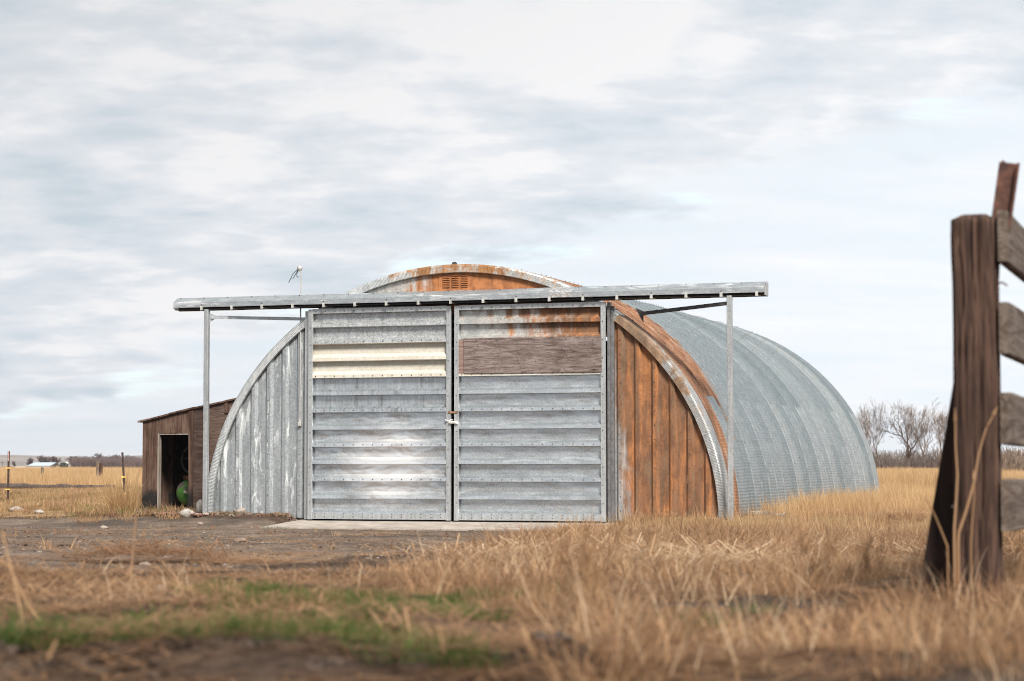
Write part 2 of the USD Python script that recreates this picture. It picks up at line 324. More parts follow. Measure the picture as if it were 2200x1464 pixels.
M['wall_right'] = steel('wall_steel_rusty', base=(.45, .48, .50), streak=(4.5, 4.5, .8), soft=(-.45, .35), rust=((1.9, 0, .22), -5.70, .60))
M['gable'] = steel('gable_steel_rusty', base=(.52, .50, .47), streak=(5, 5, .8), rust=((.5, 0, 0), .45, .5), rustcols=[(0, (.16, .06, .02)), (.4, (.30, .12, .04)), (.7, (.38, .15, .05)), (1, (.46, .20, .075))])
M['gable_bright'] = steel('gable_steel_orange', base=(.5, .5, .48), streak=(5, 5, .8), rust=((0, 0, 0), .6, .2), rustcols=[(0, (.22, .085, .035)), (.5, (.32, .125, .045)), (1, (.42, .17, .06))])
M['rim'] = steel('rim_steel', base=(.44, .46, .47), rough=.52)
M['rim_right'] = steel('rim_steel_tan', base=(.42, .43, .43), rough=.55, streak=(3, 3, 3), rust=((0, 0, .30), -.62, .8), rustcols=[(0, (.14, .09, .06)), (.5, (.25, .17, .115)), (1, (.34, .22, .13))])
M['rim_rust'] = steel('rim_steel_rusty', base=(.52, .53, .52), streak=(3, 3, 3), rust=((0, 0, .9), -3.72, .6), rustcols=[(0, (.16, .07, .03)), (.5, (.30, .15, .06)), (1, (.42, .24, .11))])
M['roof'] = [steel(f'roof_steel_{k}', base=b, rough=.5, metal=.6, spangle=40, var=.16, streak=(4, 4, 4)) for k, b in (('blue', (.205, .240, .258)), ('grey', (.25, .283, .300)), ('pale', (.29, .32, .333)), ('dark', (.170, .205, .222)))]
M['roof_rust'] = steel('roof_steel_rusty', base=(.22, .25, .265), metal=.6, rough=.52, streak=(2, 5, 2), rust=((0, -1.05, .40), 1.05, .55), rustcols=[(0, (.12, .055, .03)), (.4, (.20, .095, .05)), (.6, (.27, .13, .065)), (.75, (.30, .22, .16)), (1, (.36, .19, .09))])
M['dark_steel'] = plain('dark_bracket_steel', (.075, .073, .075), .55, .5)
M['dark_steel2'] = plain('grey_channel_steel', (.14, .14, .145), .55, .4)
M['bolt'] = plain('bolt_steel', (.10, .09, .085), .6, .4)
M['clip'] = plain('clip_steel', (.50, .50, .48), .5, .6)
M['lock'] = plain('lock_steel', (.78, .77, .74), .35, .5)
M['hasp'] = plain('rusty_hasp_steel', (.22, .13, .08), .8)
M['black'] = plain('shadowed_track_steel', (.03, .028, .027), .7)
M['conduit'] = plain('conduit_steel', (.46, .455, .44), .45, .5, var=.1)
M['wire'] = plain('black_wire', (.02, .018, .02), .6)
def fibreglass():
    g = G(); o = g.obj(); n = g.noise(g.map(o, (1, 1, 1)), 16, 6, .7, 1.0); m = g.noise(o, 2.5, 3, .6)
    c = g.ramp(n, [(.3, (.35, .33, .28)), (.5, (.44, .425, .375)), (.68, (.51, .50, .46))]); c = g.mix(g.range(m, .4, .7, 0, .4), c, (.40, .365, .29))
    return g.done('cream_fibreglass', base_color=c, roughness=.5)
M['fibre'] = fibreglass()
M['ply'] = wood('weathered_plywood', (.052, .036, .031), (.125, .094, .085), (.22, .18, .168), grain=(1.1, 6, 9), scale=1.3, dist=2.2)
M['ply_red'] = wood('reddish_plywood', (.12, .075, .062), (.19, .125, .105), (.25, .18, .155), grain=(1.1, 6, 9), scale=1.3, dist=1.5)
M['shed'] = wood('shed_board_wood', (.030, .016, .011), (.070, .040, .029), (.125, .082, .062), grain=(9, 9, .6), scale=1.6, burn=.46)
M['shed_ply'] = wood('shed_plywood', (.034, .021, .017), (.072, .047, .038), (.12, .085, .070), grain=(.9, 6, 7), scale=1.6, dist=2.4)
M['shed_in'] = wood('shed_inside_wood', (.05, .03, .02), (.09, .055, .04), (.13, .085, .062), grain=(9, 9, .6))
M['jamb'] = wood('lit_jamb_wood', (.13, .115, .10), (.23, .20, .175), (.30, .27, .24), grain=(12, 12, .8))  # light falling on the doorway side is put into this paler colour
M['post_wood'] = wood('fence_post_wood', (.012, .007, .005), (.042, .023, .017), (.095, .055, .04), grain=(26, 26, 1.3), scale=1.5, dist=1.2)
M['brace_wood'] = wood('brace_wood', (.010, .006, .005), (.022, .012, .010), (.035, .02, .016), grain=(20, 20, 1.5))
M['board_wood'] = wood('fence_board_wood', (.036, .026, .020), (.092, .069, .055), (.165, .135, .113), grain=(20, 1.2, 20), scale=1.3, dist=1.4)
M['rusty_iron'] = plain('rusty_iron', (.075, .030, .020), .85, 0, .5, 18, .4)
M['tpost'] = plain('weathered_post_iron', (.045, .026, .022), .8, 0, .4)
M['pink'] = plain('faded_pink_paint', (.42, .27, .25), .7)
M['yellow'] = plain('yellow_clip_plastic', (.62, .42, .10), .5)
M['grey_wood'] = wood('grey_post_wood', (.06, .045, .035), (.12, .09, .07), (.2, .16, .13))
M['concrete'] = plain('pale_concrete', (.27, .238, .21), .85, 0, .22, 4, .2)
M['block'] = plain('rough_concrete_block', (.25, .235, .215), .9, 0, .3, 14, .8)
M['stone'] = plain('pale_stone', (.24, .20, .17), .9, 0, .3, 18, .6)
M['stone_dark'] = plain('brown_stone', (.15, .115, .09), .9, 0, .3, 18, .6)
M['earth_dark'] = plain('turned_earth', (.050, .034, .025), .95, 0, .4, 30, .6)
M['earth'] = plain('dark_earth', (.085, .060, .045), .95, 0, .4, 30, .6)
M['brick'] = plain('red_rubble', (.13, .062, .048), .9, 0, .3, 20, .6)
def tank_paint():
    g = G(); o = g.obj(); n = g.noise(o, 4.2, 4, .6, .5)
    c = g.mix(g.range(n, .49, .53), (.065, .185, .034), (.10, .085, .085)); c = g.mix(g.range(g.noise(o, 9, 4, .6), .4, .7, 0, .6), c, g.mix(1.0, c, (.7, .72, .7), 'multiply'))
    return g.done('chipped_green_paint', base_color=c, roughness=.55)
M['tank'] = tank_paint()
M['engine'] = plain('rusty_pump_iron', (.30, .13, .07), .85, 0, .5, 14)
M['wheel'] = plain('dark_green_iron', (.08, .105, .085), .6, .2)
M['twig'] = plain('grey_brown_bark', (.095, .073, .062), .9, 0, .3, 1.5)
M['twig_tan'] = plain('tan_bark', (.135, .095, .070), .9, 0, .3, 1.5)
M['far_twig'] = plain('purple_grey_bark', (.085, .065, .068), .9, 0, .3, .3)
M['far_twig_red'] = plain('reddish_bark', (.10, .07, .068), .9, 0, .3, .3)
M['evergreen'] = plain('dark_evergreen', (.03, .045, .025), .9, 0, .5, 3)
M['farm_roof'] = plain('pale_blue_metal_roof', (.42, .50, .58), .5, .3, .08)
M['farm_wall'] = plain('pale_farm_wall', (.42, .40, .40), .8, 0, .1)
M['white'] = plain('white_paint', (.8, .8, .8), .6, 0, .05)
M['hill'] = plain('dry_hill_grass', (.17, .138, .118), 1.0, 0, .28, .006)
M['log'] = plain('dark_log_bark', (.055, .04, .036), .9, 0, .4, 6)

def soil():
    g = G(); p = g.pos(); d = (g.node('attribute', attribute='dry'), 'fac'); rd = (g.node('attribute', attribute='road'), 'fac')
    n1 = g.noise(p, 3.5, 6, .65); n2 = g.noise(p, 28, 4, .65); n3 = g.noise(g.map(p, (1, .4, 1)), 1.1, 4, .6)
    bare = g.ramp(g.math('multiply_add', n1, .6, g.math('multiply', n2, .4)), [(.3, (.022, .014, .010)), (.5, (.052, .034, .024)), (.7, (.10, .068, .047))])
    grey = g.ramp(g.math('multiply_add', n1, .5, g.math('multiply', n2, .5)), [(.3, (.055, .041, .031)), (.5, (.125, .096, .076)), (.7, (.24, .19, .155))])
    wet = g.range(g.noise(g.map(p, (.3, .9, 1)), 1.2, 5, .65), .48, .62)
    grey = g.mix(g.math('multiply', wet, .75), grey, (.045, .037, .032))
    straw = g.ramp(g.math('multiply_add', n1, .5, g.math('multiply', n2, .5)), [(.3, (.10, .062, .032)), (.5, (.22, .145, .075)), (.7, (.36, .25, .13))])
    c = g.mix(rd, bare, grey); c = g.mix(g.range(g.math('add', d, g.math('multiply_add', n3, .8, -.4)), .25, .75), c, straw)
    h = g.math('multiply_add', n2, .5, n1)
    return g.done('soil', base_color=c, roughness=.95, specular_ior_level=.2, normal=g.bump(h, 1.0, .05))
M['soil'] = soil()
STRAW = [(.22, .125, .066), (.40, .25, .14), (.58, .40, .245), (.70, .53, .35), (.78, .65, .48)]
GOLD = [(.40, .26, .13), (.60, .42, .235), (.72, .55, .335), (.78, .64, .43)]
BROWN = [(.15, .082, .046), (.29, .17, .098), (.46, .29, .18), (.60, .43, .285)]
PALE = [(.46, .33, .21), (.62, .48, .33), (.76, .64, .48)]
M['straw'] = blades('dry_straw', STRAW, .5); M['gold'] = blades('golden_grass', GOLD, .5, pos_scale=.12); M['brown'] = blades('brown_dead_grass', BROWN, .5)
M['pale'] = blades('pale_stalks', PALE, .4)
M['green'] = blades('young_green_grass', [(.055, .085, .022), (.088, .132, .030), (.130, .175, .042), (.24, .23, .09)], .5)

# ------------------------------------------------------------------ ground
def axis_grid(stops):
    out = [stops[0][0]]
    for (a, _), (b, n) in zip(stops[:-1], stops[1:]): out += list(np.linspace(a, b, n + 1)[1:])
    return np.array(out)
gy = axis_grid([(-60, 0), (2.5, 10), (14, 230), (40, 260), (70, 60), (300, 60), (4200, 50)])
gx = axis_grid([(-2600, 0), (-300, 30), (-30, 40), (-7, 70), (-2.2, 70), (2.6, 120), (9, 90), (30, 50), (300, 40), (2600, 30)])
GX, GY = np.meshgrid(gx, gy)
GZ = ground_z(GX, GY)
ROAD = region([(-400, 1128), (0, 1122), (300, 1118), (560, 1124), (560, 1138), (1240, 1139), (1330, 1150), (1150, 1178), (800, 1185), (430, 1225), (0, 1236), (-400, 1250)])
DRY = [region([(1400, 1122), (1500, 1116), (2400, 1100), (2400, 1140), (1500, 1150)]),
       region([(-500, 1112), (290, 1106), (290, 1095), (-400, 1090)])]
X, Y = GX.ravel(), GY.ravel(); bu, bv = to_barn(X, Y)
road = inside(ROAD.buffer(.3), X, Y).astype(float); dry = np.zeros(len(X))
for poly in DRY: dry = np.maximum(dry, inside(poly, X, Y))
dry = np.maximum(dry, ((bv > 1.0) | ((bu < -7) & (bv > -.5)) | ((bu > 3.0) & (bv > -2))).astype(float))
gm = MB().grid(np.stack([GX, GY, GZ], -1)); gv, gf = gm.get()
gp = usdkit.mesh(stage, '/World/ground', (gv, gf[:, ::-1]), M['soil'], smooth=True)
for nm, arr in (('dry', dry), ('road', road)): UsdGeom.PrimvarsAPI(gp).CreatePrimvar(nm, Sdf.ValueTypeNames.FloatArray, 'vertex').Set(Vt.FloatArray.FromNumpy(arr.astype(np.float32)))
meta(gp.GetPrim(), kind='structure')

def hills():
    m = MB()
    xs = np.linspace(-3200, 3200, 260); ys = np.linspace(2300, 4000, 16); HX, HY = np.meshgrid(xs, ys)
    t = (HY - 2300) / 1700; prof = sstep(0, .6, t)
    q = HX / 1.0
    hh = 6 + 11 * meshkit.fbm(np.stack([q * .0016 + 3.1, HY * .0011, 0 * q], -1), 4, 4) + 6 * np.exp(-((q + 800) / 260) ** 2) + 7 * np.exp(-((q + 480) / 90) ** 2) - 4 * np.exp(-((q + 610) / 70) ** 2)
    hh = hh + 3.5 * (meshkit.fbm(np.stack([q * .008, HY * .006, 0 * q], -1), 3, 14) - .5)
    return m.grid(np.stack([HX, HY, -2 + prof * (hh + 2)], -1))
hv, hf = hills().get()
part('hills', (hv, hf[:, ::-1]), M['hill'], smooth=True, kind='structure')

# ------------------------------------------------------------------ the barn
RX, RZ = 4.67, 4.32; RIM = .115; LEN = 15.1
tt = np.linspace(0, np.pi, 4001); ex, ez = RX * np.cos(tt), RZ * np.sin(tt)
ss = np.concatenate([[0], np.cumsum(np.hypot(np.diff(ex), np.diff(ez)))]); STOT = ss[-1]
def ell(s):
    t = np.interp(s, ss, tt); p = np.stack([RX * np.cos(t), RZ * np.sin(t)], -1); n = np.stack([np.cos(t) / RX, np.sin(t) / RZ], -1); n /= np.linalg.norm(n, axis=-1, keepdims=True)
    return p, n
def inner_z(x, inset=.09): return (RZ - inset) * np.sqrt(np.clip(1 - (np.asarray(x) / (RX - inset)) ** 2, 0, 1))
barn = thing('quonset_barn', 'grey corrugated steel barn with arched roof, rusty right front and two wide sliding doors', 'barn', BARN, -19.0)

SLOPE = [(-.051, .0), (-.008, .042), (.052, .042), (.095, .0)]     # rib about its crest line, proud of the sheet by the second number
def wall_panel(x0, x1, crest0, zlo=.0):
    xs = [x0, x1]; k0 = math.floor((x0 - crest0) / .295) - 1
    prof = {}
    for k in range(k0, k0 + 8):
        for dx, d in SLOPE:
            x = crest0 + k * .295 + dx
            if x0 < x < x1: prof[x] = d
    def depth(x):
        r = ((x - crest0 + .1475) % .295) - .1475; return np.interp(r, [-.06, -.051, -.008, .052, .095], [0, 0, .042, .042, 0])
    xs = np.array(sorted(set([x0, x1] + list(prof)))); f = []
    for a, b in zip(xs[:-1], xs[1:]):
        n = max(1, int((b - a) / .045)); f += list(np.linspace(a, b, n, endpoint=False))
    xs = np.array(f + [x1]); top = np.maximum(inner_z(xs), zlo + .03); zs = np.linspace(0, 1, 9)
    P = np.stack([np.repeat(xs[None], 9, 0), np.repeat(-depth(xs)[None], 9, 0), zlo + zs[:, None] * (top - zlo)[None]], -1)
    return MB().grid(P)
def bolts(pts, r=.011, h=.010, axis=1, sign=-1):
    m = MB(); a = np.arange(6) * np.pi / 3; oth = [k for k in range(3) if k != axis]
    for p in pts:
        ring = np.zeros((6, 3)); ring[:, oth[0]] = r * np.cos(a); ring[:, oth[1]] = r * np.sin(a); tip = ring * .6; tip[:, axis] = sign * h
        m.add(np.vstack([p + ring, p + tip, [p + np.eye(3)[axis] * sign * h]]), [[k, (k + 1) % 6, 6 + (k + 1) % 6] for k in range(6)] + [[k, 6 + (k + 1) % 6, 6 + k] for k in range(6)] + [[6 + k, 6 + (k + 1) % 6, 12] for k in range(6)])
    return m
bp = []
for x0, x1 in [(-4.60, -4.12), (-4.12, -3.527), (-3.527, -2.93), (-2.93, -2.70)]:
    part('wall_sheet', wall_panel(x0, x1, -2.93, .02), M['wall_left'], barn, label='grey vertical sheet left of the doors with white oxide streaks')
for x0, x1 in [(2.70, 2.865), (2.865, 3.455), (3.455, 4.045), (4.045, 4.60)]:
    part('wall_sheet', wall_panel(x0, x1, 2.865, .02), M['wall_right'], barn, label='rusty orange vertical sheet right of the doors')
for cx in (-4.12, -3.527, -2.93, 2.865, 3.455, 4.045):
    for z in np.arange(.18, inner_z(cx) - .1, .235): bp.append([cx + .022, -.042, z])
part('wall_bolts', bolts(np.array(bp)), M['bolt'], barn, kind='stuff')
def gable(x0, x1, y):
    xs = np.linspace(x0, x1, 30); P = np.stack([np.stack([xs, 0 * xs + y, 0 * xs + 3.5], -1), np.stack([xs, 0 * xs + y, np.maximum(inner_z(xs), 3.51)], -1)])
    return MB().grid(P)
part('gable_sheet', gable(-2.75, -.318, -.02), M['gable'], barn, label='tan rusty gable sheet left of the vent')
part('gable_sheet', gable(.285, 2.85, -.02), M['gable_bright'], barn, label='orange rusty gable sheet right of the vent')
vp = part('vent_panel', gable(-.322, .289, -.032), M['gable_bright'], barn, label='orange vent panel with three columns of louvers under the roof peak')
for cx in (-.185, -.022, .145):
    for k in range(7):
        z = 3.955 + k * .031
        part('louver', MB().add([[cx - .065, -.033, z + .014], [cx + .065, -.033, z + .014], [cx + .065, -.052, z], [cx - .065, -.052, z], [cx - .065, -.034, z - .001], [cx + .065, -.034, z - .001]], [[0, 3, 2, 1], [3, 4, 5, 2]]), M['gable_bright'] if k % 2 else M['gable'], vp)
# back wall
xs = np.linspace(-4.6, 4.6, 60); part('back_wall', MB().grid(np.stack([np.stack([xs, 0 * xs + LEN - .1, 0 * xs], -1), np.stack([xs, 0 * xs + LEN - .1, np.maximum(inner_z(xs), .02)], -1)])), M['roof'][1], barn)

# rim round the front: a crimped flange facing the yard and a short roof strip behind it
def rim(s0, s1, lift=0.0):
    n = int((s1 - s0) / .0125); s = np.linspace(s0, s1, n); p, nn = ell(s); cr = np.where(np.arange(n) % 2, .0035, 0.0) + lift
    rows = [(-.01 - RIM, -.055), (-RIM, -.088), (-.012, -.094), (.012, -.088), (.016, -.02), (.016, .30)]
    P = np.stack([np.stack([p[:, 0] + nn[:, 0] * r, 0 * s + y - cr, p[:, 1] + nn[:, 1] * r], -1) if k < 3 else np.stack([p[:, 0] + nn[:, 0] * (r + cr), 0 * s + y - lift, p[:, 1] + nn[:, 1] * (r + cr)], -1) for k, (r, y) in enumerate(rows)])
    return MB().grid(P)
for s0, s1, lf, mt, lb in [(0, 1.50, 0, M['rim'], 'grey rim strip low on the right'), (1.48, 4.0, .004, M['rim_right'], 'rim strip on the right with light rust'), (3.98, 6.35, 0, M['rim_rust'], None), (6.33, 8.3, .004, M['rim_rust'], 'rusty rim strip at the roof peak'), (8.28, 11.9, 0, M['rim'], None), (11.88, STOT, .004, M['rim'], 'grey rim strip low on the left')]:
    part('rim_strip', rim(s0, s1, lf), mt, barn, label=lb)

# roof: arches two feet wide, each of five overlapping crimped sheets
ROOFP = [(-.004, -.006), (0, .020), (.035, .020), (.055, .001), (.325, .0), (.336, .006), (.56, .006), (.612, .001)]
def roof_sheet(y0, s0, s1, lift):
    if s0 > 8.2: n = max(6, int((s1 - s0) / .25))
    else: n = int((s1 - s0) / .026)
    s = np.linspace(s0, s1, n); p, nn = ell(s); cr = np.where(np.arange(n) % 2, .0045, 0.0) if n > 30 else np.zeros(n)
    P = []
    for dy, h in ROOFP:
        hh = h + lift + cr + .002
        P.append(np.stack([p[:, 0] + nn[:, 0] * hh, 0 * s + y0 + dy, p[:, 1] + nn[:, 1] * hh], -1))
    # turned down lower edge of the sheet
    return MB().grid(np.stack(P))
rb, NARCH = [], 24
rr = random.Random(5)
for k in range(NARCH):
    y0 = .30 + k * (LEN - .30) / NARCH
    J = [0, 2.25, 5.1, 7.95, 10.8, STOT] if k % 2 else [0, 1.42, 4.3, 7.2, 10.1, STOT]
    for q in range(5):
        s0, s1 = J[q] - (.05 if q else 0), J[q + 1]
        mat = M['roof'][rr.choice([0, 0, 0, 3, 1])]
        if q == 0: mat = M['roof'][rr.choice([1, 1, 2, 2, 0])] if k % 2 else M['roof'][rr.choice([0, 1, 3, 0])]
        if k in (20, 21) and q < 3: mat = M['roof'][2]
        if k < 4 and q in (1, 2, 3): mat = M['roof_rust']
        if k == 0 and q == 0: mat = M['roof_rust']
        part('roof_sheet', roof_sheet(y0, s0, s1, .004 * (q % 2) + .0), mat, barn, label='rusty roof sheet near the front' if mat is M['roof_rust'] else None)
    for s in np.arange(.25, 8.2, .36):
        p, nn = ell(np.array([s + .12 * (k % 3)])); rb.append((p[0], nn[0], y0 + .03))
m = MB()
for p, nn, y in rb:
    c = np.array([p[0] + nn[0] * .021, y - .012, p[1] + nn[1] * .034]); n3 = np.array([nn[0], 0, nn[1]]); t3 = np.array([-nn[1], 0, nn[0]]); a = np.arange(5) * 2 * np.pi / 5
    ring = c + .016 * (np.cos(a)[:, None] * np.array([0, 1, 0]) + np.sin(a)[:, None] * t3); m.add(np.vstack([ring, [c + n3 * .020]]), [[i, (i + 1) % 5, 5] for i in range(5)])
part('roof_bolts', m, M['bolt'], barn, kind='stuff')
part('foundation', MB().box((-4.72, .02, -.25), (-2.8, .22, .015)).box((2.8, .02, -.25), (4.72, .22, .015)).box((4.5, .22, -.25), (4.74, LEN, .012)).box((-4.74, .22, -.25), (-4.5, LEN, .012)), M['block'], barn)
part('ridge_bracket', MB().prism([(-.125, 4.30), (.045, 4.30), (-.02, 4.385), (-.075, 4.385)], -.02, .0).prism([(-.125, 4.30), (.045, 4.30), (-.02, 4.34), (-.075, 4.34)], .0, .16), M['dark_steel'], barn)
part('door_jamb', MB().box((2.700, -.15, 0), (2.748, -.045, 3.62)).box((2.748, -.09, 0), (2.80, -.045, 3.56)), M['dark_steel2'], barn, label='dark upright channel right of the right door')
part('door_jamb', MB().box((-2.765, -.13, 0), (-2.66, -.045, 3.6)), M['frame'], barn)

# sliding doors
DY = -.135
def ribbed(x0, x1, z0, z1, seed=0):
    """One horizontal sheet: two ribs to a sheet, the upper face of a rib turned to the sky, the lower one to the ground."""
    zs, ds = [], []
    nper = int(round((z1 - z0) / .295)); per = (z1 - z0) / nper
    for k in range(nper):
        top = z1 - k * per
        for a, d in [(0.0, .088), (.004, .088), (.016, .003), (.180, .0), (.238, .084)]: zs.append(top - a * per / .295); ds.append(d)
    zs.append(z0); ds.append(.088)
    zs, ds = np.array(zs), np.array(ds); xs = np.linspace(x0, x1, 25)
    P = np.stack([np.repeat(xs[:, None], len(zs), 1), DY - np.repeat(ds[None], len(xs), 0), np.repeat(zs[None], len(xs), 0)], -1)
    q = np.stack([P[..., 0], P[..., 2], np.full(P.shape[:2], seed)], -1)
    P[..., 1] += .012 * (meshkit.fbm(q * 2.1, 3, 31 + seed) - .5); P[..., 2] += .010 * (meshkit.fbm(q * np.array([1.6, .7, 1]), 3, 57) - .5)
    return MB().grid(P)
def door(x0, x1, mats, label, skip=()):
    f = DY - .092
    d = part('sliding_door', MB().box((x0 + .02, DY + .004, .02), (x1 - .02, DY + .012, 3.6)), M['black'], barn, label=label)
    part('cross_rail', MB().box((x0 + .08, f, .01), (x1 - .08, f + .035, .105)), M['frame'], d); part('cross_rail', MB().box((x0 + .08, f + .001, 3.545), (x1 - .08, f + .036, 3.625)), M['frame'], d)
    bb = []
    for k in range(6):
        z0 = .07 + .59 * k; z1 = min(z0 + .59, 3.60)
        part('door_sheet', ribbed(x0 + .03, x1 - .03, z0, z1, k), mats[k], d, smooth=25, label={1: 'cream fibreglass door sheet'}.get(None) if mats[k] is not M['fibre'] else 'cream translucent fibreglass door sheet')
        for x in np.arange(x0 + .14, x1 - .08, .178): bb.append([x, DY - .089, z0 + .03])
    for x in np.arange(x0 + .14, x1 - .08, .178): bb.append([x, f - .001, .05]); bb.append([x, f, 3.58])
    for z in np.arange(.3, 3.5, .3): bb.append([x0 + .045, f - .004, z]); bb.append([x1 - .045, f - .004, z])
    part('stile', MB().box((x0, f - .004, .0), (x0 + .082, f + .04, 3.62), .004), M['frame'], d); part('stile', MB().box((x1 - .082, f - .004, .0), (x1, f + .04, 3.62), .004), M['frame'], d)
    part('door_bolts', bolts(np.array(bb)), M['bolt'], d, kind='stuff')
    return d
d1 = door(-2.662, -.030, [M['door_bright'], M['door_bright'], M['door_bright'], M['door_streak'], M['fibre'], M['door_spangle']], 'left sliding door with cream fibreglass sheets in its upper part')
d2 = door(.030, 2.69, [M['door'], M['door'], M['door'], M['door'], M['fibre'], M['door_rust']], 'right sliding door patched with a weathered plywood board')
part('plywood_patch', MB().prism([(.225, 2.645), (2.745, 2.635), (2.755, 3.225), (.215, 3.235)] and [(.215, 2.475), (2.63, 2.465), (2.622, 3.055), (.205, 3.065)], DY - .106, DY - .090), M['ply'], d2, label='weathered grey brown plywood board screwed over the door')
part('plywood_patch', MB().prism([(.115, 2.47), (.30, 2.47), (.30, 3.05), (.035, 3.05)], DY - .0885, DY - .0845), M['ply_red'], d2, label='reddish plywood strip with a slanting left edge')
kn = []
for cx in (.42, .80, .86, 1.16, 1.20, 1.45, 1.95, 2.05, 2.40, 2.50):
    for z in (2.53, 2.64, 2.74, 2.84, 2.95, 3.02):
        if rng.random() < .62: kn.append([cx + rng.normal(0, .03), DY - .106, z + rng.normal(0, .02)])
part('patch_screws', bolts(np.array(kn), .016, .004), M['bolt'], d2, kind='stuff')
part('hasp', MB().box((-.085, DY - .096, 1.79), (-.01, DY - .088, 1.845), .003).box((.035, DY - .096, 1.79), (.11, DY - .088, 1.845), .003).box((-.05, DY - .106, 1.803), (.075, DY - .097, 1.832), .003), M['hasp'], d1)
part('padlock', MB().tube([(-.05, DY - .115, 1.655), (.10, DY - .115, 1.645)], .026, 10).tube([(-.13, DY - .10, 1.70), (-.08, DY - .11, 1.67), (-.03, DY - .12, 1.69), (.02, DY - .115, 1.70)], .009, 6), M['lock'], d1)

# track cover over the doors
XL, XR = -5.24, 5.385
def cover(x0, x1, lift=0.0):
    sec = [(-.045, 3.885), (-.15, 3.885), (-.20, 3.872), (-.325, 3.800), (-.338, 3.785), (-.338, 3.70), (-.30, 3.70), (-.30, 3.707), (-.331, 3.707), (-.331, 3.787)]
    xs = np.linspace(x0, x1, max(2, int((x1 - x0) / .25)))
    P = np.stack([np.stack([xs, 0 * xs + y - lift, 0 * xs + z + lift], -1) for y, z in sec]); return MB().grid(P)
tc = part('track_cover', cover(XL + .02, 1.16), M['rail'], barn, label='long grey sheet steel cover over the door track')
part('cover_length', cover(1.12, XR, .004), M['rail'], tc); 
part('cover_patch', cover(1.75, 2.15, .008), M['rail_rust'], tc, label='rust stained piece of the track cover')
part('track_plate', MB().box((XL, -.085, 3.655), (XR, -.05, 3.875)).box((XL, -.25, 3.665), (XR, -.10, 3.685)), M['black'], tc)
part('end_plate', MB().box((XL - .075, -.16, 3.70), (XL + .02, -.10, 3.78)), M['frame'], tc)
part('end_plate', MB().prism([(-.33, 3.66), (-.05, 3.66), (-.05, 3.885), (-.19, 3.87), (-.33, 3.79)], XR, XR + .004, 0), M['frame'], tc)
for k in range(18):
    x = -4.66 + k * .5835
    part('clip', MB().box((x - .022, -.356, 3.645), (x + .022, -.346, 3.72)).box((x - .02, -.346, 3.66), (x + .02, -.10, 3.672)), M['clip'], tc)
rv = [[x, -.205, 3.872] for x in np.arange(XL + .1, XR, .46)] + [[x, -.342, 3.745] for x in np.arange(-4.66, XR, 1.167)]
part('cover_bolts', bolts(np.array(rv), .012, .02), M['bolt'], tc, kind='stuff')
def upright(x): return MB().box((x - .041, -.32, -.2), (x + .041, -.238, 3.668), .006)
pl = part('track_post', upright(-4.585), M['post'], barn, label='square steel post under the left end of the track')
pr = part('track_post', upright(4.80), M['post'], barn, label='square steel post under the right end of the track')
part('brace', MB().bar((-4.50, -.28, 3.525), (-2.62, .35, 3.485), .022, .055).add([[-4.54, -.262, 3.60], [-4.54, -.262, 3.43], [-4.44, -.25, 3.50], [-4.44, -.25, 3.555]], [[0, 1, 2, 3]]), M['rail'], pl)
BR = None
for vv in np.linspace(.3, 2.5, 200):                # where the brace from the right post meets the roof
    r = ray(1380, 674); o = np.array([0, 0, CAM_H]); q = np.array([BARN[0], BARN[1]]); t = (vv + (q - o[:2]) @ AV) / (r[:2] @ AV); p = o + r * t; uu = (p[:2] - q) @ AU
    if (uu / RX) ** 2 + (p[2] / RZ) ** 2 >= 1.0: BR = np.array([uu, vv, p[2]])
    if BR is not None: break
if BR is None: BR = np.array([3.2, .9, 3.2])
part('brace', MB().bar((4.77, -.26, 3.545), BR, .03, .06).add([BR + [-.12, 0, .10], BR + [.02, 0, .04], BR + [.02, 0, -.16], BR + [-.02, .02, -.10]], [[0, 1, 2, 3]]), M['dark_steel'], pr)
# service mast left of the doors
cm = part('conduit_mast', MB().tube([(-2.885, -.064, 1.70), (-2.885, -.064, 4.33)], .0125, 10), M['conduit'], barn, label='thin conduit mast rising through the roof with loose wires')
part('weatherhead', lathe([(.001, .06), (.03, .055), (.048, .03), (.05, .0), (.03, -.03), (.018, -.04)], 14).get()[0].__class__ and MB().add(lathe([(.001, .06), (.03, .055), (.048, .03), (.05, .0), (.03, -.03), (.018, -.04)], 14).get()[0] + np.array([-2.905, -.064, 4.345]), lathe([(.001, .06), (.03, .055), (.048, .03), (.05, .0), (.03, -.03), (.018, -.04)], 14).get()[1]), M['conduit'], cm, smooth=True)
part('conduit_box', MB().box((-2.918, -.10, 1.60), (-2.852, -.043, 1.68), .01).tube([(-2.885, -.064, 1.68), (-2.885, -.064, 1.73)], .024, 10), M['conduit'], cm)
for pts in ([(-2.93, 4.35), (-3.03, 4.27), (-3.09, 4.16), (-3.115, 4.11)], [(-2.93, 4.34), (-2.99, 4.25), (-3.02, 4.20), (-3.04, 4.18)], [(-2.93, 4.335), (-2.965, 4.25), (-2.955, 4.21), (-2.92, 4.205)]):
    part('wire', MB().tube([(x, -.064, z) for x, z in pts], .006, 5), M['wire'], cm)

